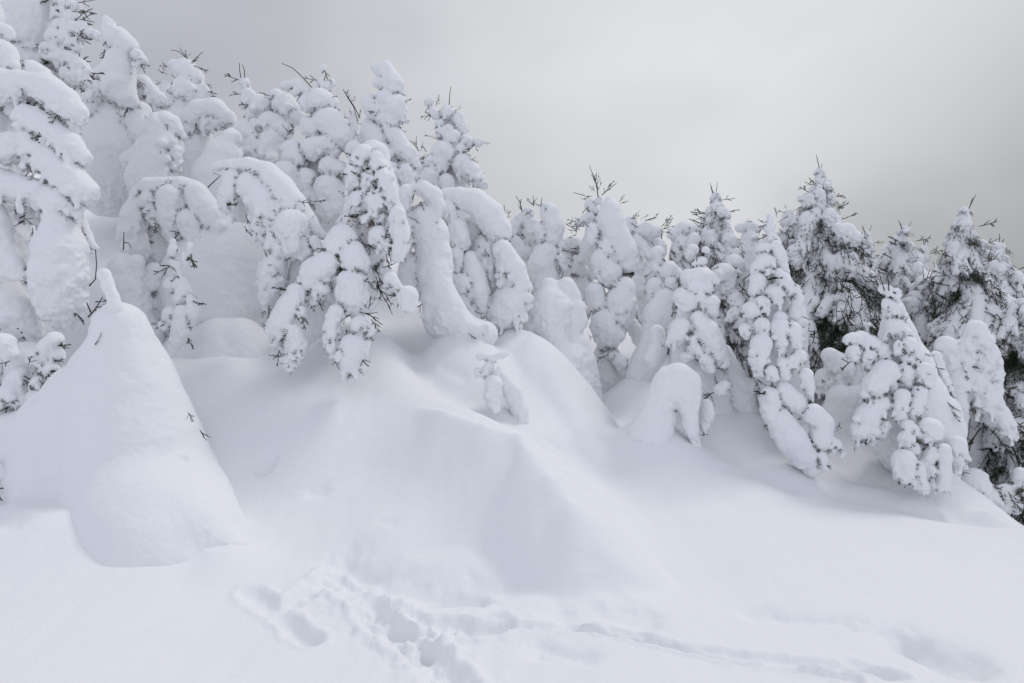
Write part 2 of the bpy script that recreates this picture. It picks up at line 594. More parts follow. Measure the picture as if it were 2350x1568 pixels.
def _tps_fit(P, lam=0.0015):
    n = len(P)
    d2 = ((P[:, None, :2] - P[None, :, :2]) ** 2).sum(-1)
    K = 0.5 * d2 * np.log(d2 + 1e-12) + lam * np.eye(n)
    A = np.zeros((n + 3, n + 3))
    A[:n, :n] = K
    A[:n, n] = 1; A[:n, n + 1:] = P[:, :2]
    A[n, :n] = 1; A[n + 1:, :n] = P[:, :2].T
    return np.linalg.solve(A, np.concatenate([P[:, 2], np.zeros(3)]))


TPS = _tps_fit(CP)


def tps_base(X, Y):
    X = np.asarray(X, np.float64); Y = np.asarray(Y, np.float64)
    r = np.hypot(X, Y)
    lim = np.minimum(1.0, 14.0 / np.maximum(r, 1e-6))
    Xc, Yc = X * lim, Y * lim
    n = len(CP)
    out = TPS[n] + TPS[n + 1] * Xc + TPS[n + 2] * Yc
    for i in range(n):
        d2 = (Xc - CP[i, 0]) ** 2 + (Yc - CP[i, 1]) ** 2
        out = out + TPS[i] * 0.5 * d2 * np.log(d2 + 1e-12)
    out = np.clip(out, -4, 4)
    far = np.maximum(r - 12.5, 0)
    return out - np.minimum(far * 0.42, 60.0)


def seg_dist(X, Y, pts):
    """distance to a polyline, signed (left +), and parameter 0..1"""
    best = np.full(X.shape, 1e9); side = np.zeros(X.shape); par = np.zeros(X.shape)
    n = len(pts) - 1
    for i in range(n):
        a, b = pts[i], pts[i + 1]
        dx, dy = b[0] - a[0], b[1] - a[1]
        L2 = dx * dx + dy * dy + 1e-9
        t = np.clip(((X - a[0]) * dx + (Y - a[1]) * dy) / L2, 0, 1)
        d = np.hypot(X - a[0] - t * dx, Y - a[1] - t * dy)
        m = d < best
        best = np.where(m, d, best)
        side = np.where(m, np.sign(dx * (Y - a[1]) - dy * (X - a[0])), side)
        par = np.where(m, (i + t) / n, par)
    return best, side, par


# crest lines of the drifts: (picture polyline with distances, rise m, slope towards the viewer's side, slope on the far side, roundness)
RIDGES = [([(870, 740, 6.7), (900, 835, 6.15), (950, 922, 5.62), (1020, 962, 5.32), (1110, 996, 5.05), (1185, 1016, 4.93), (1225, 1060, 4.66), (1258, 1110, 4.47), (1312, 1170, 4.27), (1338, 1210, 4.19), (1352, 1258, 4.1)], 0.05, 0.95, 0.60, 0.05),
          ([(1060, 752, 7.45), (1108, 748, 7.4), (1165, 745, 7.3), (1212, 770, 7.2), (1240, 820, 7.05), (1278, 880, 6.9), (1286, 930, 6.7), (1302, 980, 6.5), (1332, 1022, 6.35), (1385, 1065, 6.15)], 0.03, 0.60, 0.9, 0.06),
          ([(1735, 995, 7.3), (1800, 1058, 6.95), (1870, 1094, 6.7), (1950, 1112, 6.55), (2080, 1126, 6.4), (2150, 1135, 6.35)], 0.0, 0.30, 0.8, 0.05),
          ([(2205, 1105, 6.7), (2260, 1165, 6.25), (2300, 1195, 6.05), (2350, 1211, 5.9), (2480, 1225, 5.75)], 0.0, 0.30, 1.2, 0.05),
          ([(745, 1268, 4.25), (900, 1280, 4.2), (1050, 1274, 4.24), (1200, 1296, 4.2), (1330, 1296, 4.25)], 0.0, 0.28, 0.05, 0.04)]
# flared snow skirts at the feet of buried trees: (x, y, distance, radius in picture units, slope)
SKIRTS = [(1490, 985, 6.65, 70, 0.7), (1040, 775, 6.8, 40, 1.0), (1075, 762, 6.85, 34, 1.2), (330, 1190, 4.5, 165, 0.75), (140, 1185, 4.35, 180, 0.45), (500, 1278, 4.08, 60, 0.7), (100, 1200, 4.4, 160, 0.5), (60, 1120, 4.9, 220, 0.5), (1424, 925, 7.9, 34, 1.0), (1640, 950, 7.3, 62, 0.8), (1717, 960, 7.2, 40, 0.9), (1740, 990, 7.1, 28, 0.9),
          (1846, 1040, 7.0, 34, 1.1), (1866, 1070, 7.0, 24, 1.1), (2119, 1100, 6.75, 62, 0.9), (2180, 1110, 6.8, 40, 0.8), (1472, 870, 8.0, 45, 0.9),
          (530, 800, 6.45, 70, 0.9), (500, 800, 6.9, 120, 0.8)]


def smax(a, b, k):
    h = np.maximum(k - np.abs(a - b), 0) / k
    return np.maximum(a, b) + h * h * k * 0.25


def ground_base(X, Y):
    X = np.asarray(X, np.float64); Y = np.asarray(Y, np.float64)
    z = tps_base(X, Y)
    _p = np.stack([X, Y, 0 * X], 1)
    X0, Y0 = X, Y
    X = X + 0.11 * fbm(_p, 1.3, 3) * (Y > 0)
    Y = Y + 0.09 * fbm(_p + 9.1, 1.3, 3) * (Y > 0)
    for poly, rise, fs, bs, rnd in RIDGES:
        W3 = np.array([unproj(*p) for p in poly])
        m = (X > W3[:, 0].min() - 2) & (X < W3[:, 0].max() + 2) & (Y > W3[:, 1].min() - 2) & (Y < W3[:, 1].max() + 2)
        if not m.any():
            continue
        hz = None
        n = len(W3) - 1
        for q in range(n):
            a, b = W3[q], W3[q + 1]
            dx, dy = b[0] - a[0], b[1] - a[1]
            ll = math.hypot(dx, dy)
            t = np.clip(((X[m] - a[0]) * dx + (Y[m] - a[1]) * dy) / (ll * ll), 0, 1)
            ex, ey = X[m] - a[0] - t * dx, Y[m] - a[1] - t * dy
            d = np.hypot(ex, ey) + 1e-6
            side = (dx * ey - dy * ex) / (ll * d)                      # +1 far side, -1 near side
            sl = 0.5 * (fs + bs) + 0.5 * (bs - fs) * side
            g = (q + t) / n
            wt = np.clip(np.minimum(g / 0.30, (1 - g) / 0.07), 0, 1)
            wt = wt * wt * (3 - 2 * wt)
            dr = np.sqrt(d * d + rnd * rnd) - rnd
            hq = a[2] + (b[2] - a[2]) * t + rise - sl * dr - 0.3 * d * d - (1 - wt) * 0.5
            hz = hq if hz is None else smax(hz, hq, 0.05)
        z[m] = smax(z[m], hz, 0.05)
    X, Y = X0, Y0
    for px, py, yy, r, sl in SKIRTS:
        c = unproj(px, py, yy); r = r * yy / FPX
        d = np.hypot(X - c[0], Y - c[1])
        m = d < r + 2.5
        if m.any():
            dd = np.maximum(d[m], 0.5 * r) - 0.9 * r
            hz = c[2] - sl * np.where(dd > 0, dd - 0.16 * np.minimum(dd, 1.0) ** 2, dd) - np.maximum(dd - 1.0, 0) * 0.8
            z[m] = smax(z[m], hz, 0.16)
    return z


def gpoint(px, py):
    """where the sight line through a picture point meets the base ground"""
    Ys = np.linspace(2.2, 12, 400)
    P = np.array([unproj(px, py, y) for y in Ys])
    d = P[:, 2] - ground_base(P[:, 0], P[:, 1])
    k = np.argmax(d < 0) if (d < 0).any() else len(Ys) - 1
    return P[k]


# troughs trodden and ridden into the snow: (picture polyline, half width m, depth m, rim m, rubble)
TRACKS = [([(585, 1372), (640, 1402), (690, 1372), (742, 1336)], 0.07, 0.08, 0.03, 0.25),
          ([(662, 1432), (684, 1456), (712, 1468)], 0.06, 0.10, 0.03, 0.4),
          ([(760, 1320), (830, 1375), (900, 1410), (960, 1440), (1060, 1450), (1140, 1440)], 0.085, 0.07, 0.045, 1.0),
          ([(850, 1400), (890, 1445), (935, 1478), (965, 1490), (1000, 1530), (1060, 1600)], 0.085, 0.10, 0.045, 1.1),
          ([(905, 1440), (960, 1490)], 0.07, 0.06, 0.03, 0.8), ([(970, 1450), (990, 1475)], 0.045, 0.06, 0.02, 0.6),
          ([(1060, 1440), (1200, 1440), (1400, 1447), (1560, 1486), (1750, 1516), (1900, 1536), (2060, 1556)], 0.045, 0.055, 0.022, 0.35),
          ([(1330, 1440), (1480, 1472), (1640, 1508), (1800, 1542), (1960, 1575)], 0.038, 0.05, 0.025, 0.5),
          ([(1960, 1530), (2030, 1555)], 0.06, 0.05, 0.015, 0.2),
          ([(790, 1290), (880, 1328), (1000, 1345)], 0.15, 0.11, 0.0, 0.0), ([(1010, 1362), (1080, 1368)], 0.09, 0.06, 0.0, 0.0),
          ([(1300, 1408), (1380, 1398), (1470, 1416)], 0.12, 0.06, 0.0, 0.0),
          ([(2110, 1480), (2190, 1512)], 0.13, 0.13, 0.0, 0.0),
          ([(1740, 1410), (1900, 1430), (2050, 1450)], 0.10, 0.05, 0.0, 0.0),
          ([(1250, 1495), (1330, 1505)], 0.07, 0.04, 0.0, 0.0), ([(1100, 1345), (1160, 1350)], 0.10, 0.03, 0.0, 0.0),
          ([(1262, 1042), (1300, 1064)], 0.05, 0.03, 0.0, 0.0), ([(1252, 1010), (1282, 1030)], 0.04, 0.02, 0.0, 0.0), ([(1275, 1075), (1300, 1088)], 0.035, 0.02, 0.0, 0.0), ([(1330, 1040), (1360, 1066)], 0.04, 0.02, 0.0, 0.0),
          ([(590, 1085), (614, 1082), (622, 1062)], 0.03, 0.05, 0.0, 0.0), ([(715, 1140), (735, 1135)], 0.05, 0.03, 0.0, 0.0), 
          ([(1020, 850), (1060, 860)], 0.05, 0.02, 0.0, 0.0), ([(880, 1195), (900, 1196)], 0.05, 0.02, 0, 0), ([(830, 1300), (840, 1302)], 0.04, 0.02, 0, 0),
          ([(0, 1190), (40, 1200)], 0.06, 0.03, 0.0, 0.0), ([(1640, 1065), (1680, 1072)], 0.06, -0.02, 0.0, 0.0)]


def ground_height(X, Y):
    z = ground_base(X, Y)
    near = (np.hypot(X, Y) < 16) & (Y > 0)
    P = np.stack([X, Y, np.zeros_like(X)], 1)
    z = z + np.where(near, 0.032 * fbm(P * np.array([1.0, 1.0, 1]), 0.9, 3, 0.5), 0)
    wob = 0.045 * fbm(P, 4.0, 3)
    # wind ripples on the lit flank and faint wind texture everywhere
    z = z + np.where(near, 0.006 * perlin(P * np.array([9.0, 3.0, 1])), 0)
    for poly, w, dep, rim, rub in TRACKS:
        pts = [gpoint(*p)[:2] for p in poly]
        lo, hi = np.min(pts, 0) - 0.8, np.max(pts, 0) + 0.8
        m = (X > lo[0]) & (X < hi[0]) & (Y > lo[1]) & (Y < hi[1])
        if not m.any():
            continue
        d, s, t = seg_dist(X[m], Y[m], pts)
        d = np.abs(d + wob[m] * (1.0 if rim else 2.2) * min(1, w / 0.08))
        u = d / w
        dep, rim, rub = dep * (0.62 if rim else 1.0), rim * 0.6, rub * 0.55
        prof = -dep * np.exp(-(u ** (3 if rim else 2)) * 0.9)
        prof = prof + rim * np.exp(-((u - 1.45) / 0.4) ** 2) * (0.7 + 0.9 * perlin(P[m] * 6.0))
        if rub:
            lump = np.maximum(perlin(P[m] * 13.0) + 0.15, 0) + 0.6 * np.maximum(perlin(P[m] * 27.0), 0)
            prof = prof + rub * 0.055 * lump * np.exp(-(d / (w * 2.4)) ** 2)
        z[m] += prof
    return z


def build_ground():
    a_in = np.radians(np.linspace(-42, 42, 620))
    a_out = np.radians(np.concatenate([np.linspace(44.5, 180, 60), np.linspace(-180, -44.5, 60)[1:]]))
    A = np.concatenate([a_in, a_out])
    A = np.sort(A)
    R = np.concatenate([[0.15, 0.6, 1.1, 1.6], np.geomspace(2.0, 15.0, 480), np.geomspace(17, 400, 36)])
    X = (R[:, None] * np.sin(A)[None, :]).ravel()
    Y = (R[:, None] * np.cos(A)[None, :]).ravel()
    Z = np.zeros_like(X)
    for s in range(0, len(X), 100000):
        Z[s:s + 100000] = ground_height(X[s:s + 100000], Y[s:s + 100000])
    V = np.stack([X, Y, Z], 1)
    nr, na = len(R), len(A)
    i, j = np.meshgrid(np.arange(nr - 1), np.arange(na - 1), indexing='ij')
    a = (i * na + j).ravel()
    F = np.stack([a, a + 1, a + na + 1, a + na], 1)[:, ::-1]
    me = mesh_np('snow_ground', V, F, DRIFT)
    TRIS[0] += 2 * len(F)
    o = link('snow_ground', me)
    o['kind'] = 'structure'
    o['label'] = 'wind-packed snow slope with drifts, footprints and ski tracks'
    return o


build_ground()
_gx, _gy = np.linspace(-9, 9, 91), np.linspace(2, 14, 61)
_GZ = ground_base(*[a.ravel() for a in np.meshgrid(_gx, _gy, indexing='ij')]).reshape(91, 61)


def gfast(V):
    i = np.clip(((V[:, 0] + 9) / 0.2).astype(int), 0, 90); j = np.clip(((V[:, 1] - 2) / 0.2).astype(int), 0, 60)
    return _GZ[i, j]


# ------------------------------------------------------------------ needle sprigs, twigs


def add_needles(V, F, p, q, rng, n, ln, wd):
    d = q - p
    L = np.linalg.norm(d); d = d / L
    u = np.cross(d, (0.2, 0.5, 0.84)); u /= np.linalg.norm(u)
    v = np.cross(d, u)
    for _ in range(n):
        t = rng.random() ** 0.9
        a = rng.random() * 2 * math.pi
        o = u * math.cos(a) + v * math.sin(a)
        b = p + d * (t * L)
        tip = b + (o * 0.8 + d * 0.7) * ln * rng.uniform(0.7, 1.15)
        w = np.cross(o, d) * wd
        k = len(V)
        V += [b - w, b + w, tip]
        F.append((k, k + 1, k + 2))


def sprig_arrays(seed, L=0.2, nside=5, curve=0.1, dense=1.0):
    rng = random.Random(seed)
    V, F = [], []

    def stem(pts, r0, r1):
        tv, tf = tube_arrays(pts, np.linspace(r0, r1, len(pts)), 4)
        k = len(V)
        V.extend(list(tv))
        for f in tf:
            F.append((f[0] + k, f[1] + k, f[2] + k)); F.append((f[0] + k, f[2] + k, f[3] + k))
    main = [np.array((L * t, 0, curve * L * t * t)) for t in np.linspace(0, 1, 5)]
    stem(main, 0.0045, 0.002)
    for i in range(4):
        add_needles(V, F, main[i], main[i + 1], rng, int(46 * dense), 0.014, 0.0026)
    for s in range(nside):
        t = rng.uniform(0.15, 0.92)
        b = np.array((L * t, 0, curve * L * t * t))
        sd = 1 if s % 2 else -1
        ang = math.radians(rng.uniform(35, 60)) * sd
        dr = np.array((math.cos(ang), math.sin(ang), rng.uniform(-0.15, 0.3)))
        ln = L * (1.05 - t) * rng.uniform(0.3, 0.55) + 0.025
        e = b + dr * ln
        stem([b, (b + e) / 2 + np.array((0, 0, 0.006)), e], 0.003, 0.0015)
        add_needles(V, F, b, e, rng, int((22 + 620 * ln) * dense), 0.013, 0.0026)
    return np.array(V), np.array(F)


SPRIG = []
for s in range(7):
    v, f = sprig_arrays(s + 11, L=0.2, nside=2 + s % 4, curve=(0.05, 0.25, -0.2, 0.15, 0.35, -0.1, 0.2)[s])
    SPRIG.append(mesh_np('needle_sprig', v, f, NEEDLE))
    TRIS[0] += len(f)


def needle_bough_arrays(seed, n=44):
    """dark foliage hanging below a bough of unit length along +X"""
    rng = random.Random(seed)
    Vs, Fs, k = [], [], 0
    for i in range(n):
        v, f = sprig_arrays(seed * 50 + i, L=0.3, nside=5, curve=-0.2, dense=0.7)
        t = rng.uniform(0.15, 1.0)
        base = np.array((t * 0.88, rng.uniform(-0.3, 0.3) * (0.4 + t), -0.55 * t * t - rng.uniform(-0.05, 0.2)))
        R = Matrix.Rotation(rng.uniform(-1.2, 1.2), 3, 'Z') @ Matrix.Rotation(rng.uniform(0.2, 1.2), 3, 'Y') @ Matrix.Rotation(rng.uniform(-1, 1), 3, 'X')
        v = v @ np.array(R).T + base
        Vs.append(v); Fs.append(f + k); k += len(v)
    return np.concatenate(Vs), np.concatenate(Fs)


NBOUGH = []
for s in range(4):
    v, f = needle_bough_arrays(s + 3)
    NBOUGH.append(mesh_np('needle_bough', v, f, NEEDLE))
    TRIS[0] += len(f)

# ------------------------------------------------------------------ snow on boughs


def scatter_prims(pts, rng, lump=0.0, finger=0.0, flat=1.0):
    """pts: list of (vec, r). returns round cones: spine + surface lumps + drooping fingers"""
    pr = []
    for i in range(max(1, len(pts) - 1)):
        a = pts[i]; b = pts[min(i + 1, len(pts) - 1)]
        pr.append((a[0], b[0], a[1], b[1]))
    seg = []
    for i in range(max(1, len(pts) - 1)):
        a = pts[i]; b = pts[min(i + 1, len(pts) - 1)]
        L = np.linalg.norm(b[0] - a[0]); rr = (a[1] + b[1]) / 2
        seg.append((L + rr) / rr)
    tot = sum(seg)

    def samp():
        x = rng.random() * tot
        for i, s in enumerate(seg):
            if x <= s:
                break
            x -= s
        a = pts[i]; b = pts[min(i + 1, len(pts) - 1)]
        t = rng.random()
        return a[0] + (b[0] - a[0]) * t, a[1] + (b[1] - a[1]) * t
    for _ in range(int(lump * tot * 14)):
        p, r = samp()
        a = rng.random() * 2 * math.pi
        d = np.array((math.cos(a), math.sin(a) - 0.3, rng.gauss(-0.45, 0.5)))
        d /= np.linalg.norm(d)
        rr = max(0.02, r * rng.uniform(0.13, 0.26))
        c = p + d * (r * 1.04 - rr * 0.4)
        pr.append((c, c + np.array((d[0] * 0.3, d[1] * 0.3, -0.8)) * rr * rng.uniform(0.3, 1.5), rr, rr * 0.8))
    for _ in range(int(lump * tot * 7)):
        p, r = samp()
        d = np.array((rng.gauss(0, 1), rng.gauss(0, 1) - 0.4, rng.gauss(0, 0.9)))
        d /= np.linalg.norm(d)
        rr = r * rng.uniform(0.26, 0.5)
        c = p + d * (r * 1.08 - rr * 0.75)
        e = c + np.array((d[0], d[1], -abs(rng.gauss(0.4, 0.5)))) * rr * rng.uniform(0.2, 1.0)
        pr.append((c, e, rr, rr * rng.uniform(0.65, 0.95)))
    for _ in range(int(finger * tot * 6)):
        p, r = samp()
        a = rng.random() * 2 * math.pi
        d = np.array((math.cos(a), math.sin(a), 0))
        c = p + d * r * rng.uniform(0.45, 0.85) + np.array((0, 0, -0.35 * r))
        ln = r * rng.uniform(0.5, 1.25)
        e = c + d * r * rng.uniform(0.0, 0.3) + np.array((0, 0, -ln))
        rr = r * rng.uniform(0.16, 0.3)
        pr.append((c, e, rr, rr * rng.uniform(0.5, 0.8)))
    return pr


LIBB, LIBC = [], []


def make_bough_library():
    for s in range(12):                       # long drooping boughs with side fingers
        rng = random.Random(100 + s)
        dr = rng.uniform(0.5, 0.8)
        pts = []
        for t in np.linspace(0.0, 1.0, 6):
            r = 0.06 + 0.12 * math.sin(math.pi * min(1, t * 0.75 + 0.18)) * rng.uniform(0.85, 1.15)
            pts.append((np.array((0.85 * t, rng.uniform(-0.03, 0.03), -dr * t ** 1.8)), r))
        pr = scatter_prims(pts, rng, 0.4, 0.5)
        for sd in (-1, 1):
            for q in range(rng.randint(2, 3)):
                t = rng.uniform(0.3, 0.85)
                b = np.array((0.85 * t, 0, -dr * t ** 1.8))
                ln = rng.uniform(0.2, 0.38)
                e = b + np.array((ln * 0.6, sd * ln, -ln * rng.uniform(0.5, 1.1)))
                pr += scatter_prims([(b, 0.10), ((b + e) / 2 + np.array((0, 0, 0.03)), 0.09), (e, 0.05)], rng, 0.4, 0.6)
        LIBB.append(blob_mesh('snow_bough', pr, 0.019, 0.018, 0.0, 0.018, tuft=2.6, billow=0.06))
    for s in range(10):                       # short chunky clumps for the upper crown
        rng = random.Random(300 + s)
        pr = []
        n = rng.randint(2, 4)
        for q in range(n):
            t = (q + 0.7) / n
            c = np.array((0.72 * t, rng.uniform(-0.16, 0.16), -0.35 * t * t + rng.uniform(-0.08, 0.08)))
            r = rng.uniform(0.17, 0.27)
            e = c + np.array((rng.uniform(0.0, 0.15), rng.uniform(-0.1, 0.1), -rng.uniform(0.05, 0.3)))
            pr += scatter_prims([(c, r), (e, r * 0.75)], rng, 0.34, 0.2)
        pr.append((np.array((0., 0, 0)), np.array((0.6, 0, -0.2)), 0.12, 0.12))
        LIBC.append(blob_mesh('snow_bough', pr, 0.022, 0.016, 0.0, 0.02, tuft=2.6, billow=0.13))


make_bough_library()

# picture frames used to read off positions: (pixels per picture unit, x offset, y offset)
FR = {0: (1.0, 0, 0), 1: (2.926, 0, 0), 2: (2.926, 517, 94), 3: (2.926, 0, 470), 4: (2.926, 517, 470),
      5: (3.549, 1128, 329), 6: (3.549, 1692, 329), 7: (3.549, 1128, 705), 8: (2.927, 1692, 705)}
TREES = []
GROUPS = {'snow_laden_spruce': 'snow-laden spruces on the slope', 'snow_buried_tree': 'trees wholly buried in snow', 'snowy_spruce': 'layered spruces of the right-hand wall',
          'small_spruce': 'small spruce tips on the skyline', 'snow_laden_sapling': 'snow-laden saplings', 'snow_laden_bush': 'snow-laden bushes at the left edge'}


def tree(name, label, Y, frame, chains, lump=0.3, finger=0.15, sprigs=0, hand=(), twigs=(), base=None, top=None,
         k=0.16, big=0.012, rough=0.012, cat='tree', group=None, trunk=True, seed=None, leaves=(), tuft=0.42, kk=0.02, vox=None):
    """chains: (points [(x, y, r[, dY])], options). Each chain is one lobe of snow on a bough: one part."""
    rng = random.Random(seed if seed is not None else sum(ord(c) * (i + 1) for i, c in enumerate(label)))
    s0, ox, oy = FR[frame]

    def conv(p, dY, fr=None):
        s, x0, y0 = FR[fr] if fr is not None else (s0, ox, oy)
        yy = Y + dY + (p[3] if len(p) > 3 else 0)
        w = unproj(p[0] / s + x0, p[1] / s + y0, yy)
        return w, p[2] / s * yy / FPX
    allp = []
    built = []
    for ci, ch in enumerate(chains):
        pts, opt = (ch if isinstance(ch, tuple) else (ch, {}))
        dY = opt.get('d', -0.018 * ci)
        wp = [conv(p, dY, opt.get('f')) for p in pts]
        opt = dict(opt, jw=[[conv(p, dY, opt.get('f')) for p in q] for q in opt.get('join', ())])
        built.append((wp, opt))
        allp += wp
    if not allp:
        h = hand[0]
        s, x0, y0 = FR[h[4]] if len(h) > 4 else (s0, ox, oy)
        allp = [(unproj(h[0] / s + x0, h[1] / s + y0, Y), 0.05)]
    zs = np.array([w[0][2] for w in allp])
    xs = np.array([w[0][0] for w in allp])
    if base is None:
        bx = float(xs[zs < np.percentile(zs, 35) + 1e-6].mean()); by = Y + 0.15
    else:
        b = unproj(base[0] / s0 + ox, base[1] / s0 + oy, Y + 0.1)
        bx, by = float(b[0]), float(b[1])
    gz = float(ground_base(np.array([bx]), np.array([by]))[0])
    org = np.array((bx, by, min(gz, zs.min() + 0.1)))
    t = empty(name, org, label, cat, group or GROUPS.get(name))
    tops = max(allp, key=lambda w: w[0][2])
    if trunk:
        core = max((b[0] for b in built), key=lambda w: np.mean([r for _, r in w]) * (np.ptp([q[2] for q, _ in w]) + 0.01))
        pts = [w + np.array((0, 0.25 * r, 0)) for w, r in core]
        if pts[0][2] < pts[-1][2]:
            pts = pts[::-1]
        pts.append(pts[-1] - np.array((0, 0, 0.3 * min(q[1] for q in core))))
        rr = np.linspace(0.008, 0.03, len(pts))
        v, f = tube_arrays(np.array(pts) - org, rr, 8)
        link('trunk', mesh_np('trunk', v, f, BARK), t)
    lobes = []
    for wp, opt in built:
        rm = float(np.mean([r for _, r in wp]))
        pr = scatter_prims(wp, rng, opt.get('lump', lump), opt.get('finger', finger))
        for q in opt['jw']:
            pr += scatter_prims(q, rng, 0, 0)
        sm_ = not (opt.get('lump', lump) or opt.get('finger', finger))
        lobes.append(dict(prims=pr, k=max(0.012, rm * opt.get('k', k)), big=opt.get('big', big), rough=opt.get('rough', rough),
                          billow=opt.get('bil', 0.03 if sm_ else 0.06) * min(1.0, rm / 0.12), tuft=opt.get('tuft', tuft)))
    if name == 'snow_buried_tree':
        kk = max(kk, 0.06)
        for l in lobes:
            l['tuft'] *= 0.3
    solo = [i for i, (w, o) in enumerate(built) if o.get('solo')]
    for i in solo:
        l = lobes[i]
        link('snow_lobe', blob_mesh('snow_lobe', l['prims'], 0.012, l['k'], l['big'], l['rough'], origin=org), t)
    lobes = [l for i, l in enumerate(lobes) if i not in solo]
    meshes = [] if not lobes else fused_meshes(lobes, vox or 0.00215 * Y, kk, org)
    for (wp, opt), me in zip([b for i, b in enumerate(built) if i not in solo], meshes):
        if me is not None:
            link(opt.get('n', 'snow_lobe'), me, t)
        for _ in range(int(opt.get('sprigs', sprigs)) if sprigs >= 1 or 'sprigs' in opt else (1 if rng.random() < sprigs else 0)):
            p, r = wp[rng.randrange(len(wp))]
            a = rng.uniform(-1, 1) * 2.2 - math.pi / 2
            d = np.array((math.cos(a), -rng.uniform(0.2, 0.7), math.sin(a) * 0.9))
            d /= np.linalg.norm(d)
            put_sprig(t, org, p + d * r * 0.72, d + np.array((0, 0, -0.25)), rng, rng.uniform(0.45, 0.9))
    for h in hand:                                   # (x, y, angle deg, size[, frame])
        s, x0, y0 = FR[h[4]] if len(h) > 4 else (s0, ox, oy)
        p = unproj(h[0] / s + x0, h[1] / s + y0, Y - (h[5] if len(h) > 5 else 0.12))
        a = math.radians(h[2])
        put_sprig(t, org, p, np.array((math.cos(a), rng.uniform(-0.3, 0.1), math.sin(a))), rng, h[3] * 0.68)
    for tw in twigs:                                 # picture polyline, bare shoot
        pts = tw[0] if isinstance(tw, tuple) else tw
        fr = tw[1] if isinstance(tw, tuple) else frame
        s, x0, y0 = FR[fr]
        wp = np.array([unproj(p[0] / s + x0, p[1] / s + y0, Y - 0.05) for p in pts])
        v, f = tube_arrays(wp - org, np.linspace(0.0055, 0.0032, len(wp)), 5)
        link('twig', mesh_np('twig', v, f, TWIG), t)
    for lf in leaves:
        p = unproj(lf[0] / s0 + ox, lf[1] / s0 + oy, Y - 0.2)
        leaf_cluster(t, org, p, rng)
    TREES.append(t)
    return t


def put_sprig(t, org, p, d, rng, size):
    o = link('needle_sprig', SPRIG[rng.randrange(len(SPRIG))], t)
    d = Vector(d).normalized()
    q = d.to_track_quat('X', 'Z')
    from mathutils import Quaternion
    o.rotation_mode = 'QUATERNION'
    o.rotation_quaternion = q @ Quaternion((1, 0, 0), rng.uniform(-1.2, 1.2))
    o.location = Vector(p) - Vector(org)
    o.scale = (size,) * 3
    return o


def leaf_cluster(t, org, p, rng):
    V, F = [], []
    for _ in range(9):
        c = p - org + np.array([rng.gauss(0, 0.04), rng.gauss(0, 0.03), rng.gauss(0, 0.045)])
        a = Matrix.Rotation(rng.uniform(0, 6.3), 3, 'Z') @ Matrix.Rotation(rng.uniform(0, 6.3), 3, 'X')
        k = len(V)
        for q in ((-0.016, 0, 0), (0, 0.006, 0.005), (0.017, 0, 0.004), (0, -0.006, 0.005)):
            V.append(c + np.array(a @ Vector(q)))
        F += [(k, k + 1, k + 2), (k, k + 2, k + 3)]
    o = link('dead_leaves', mesh_np('dead_leaves', np.array(V), np.array(F), LEAF), t)
    o['kind'] = 'stuff'


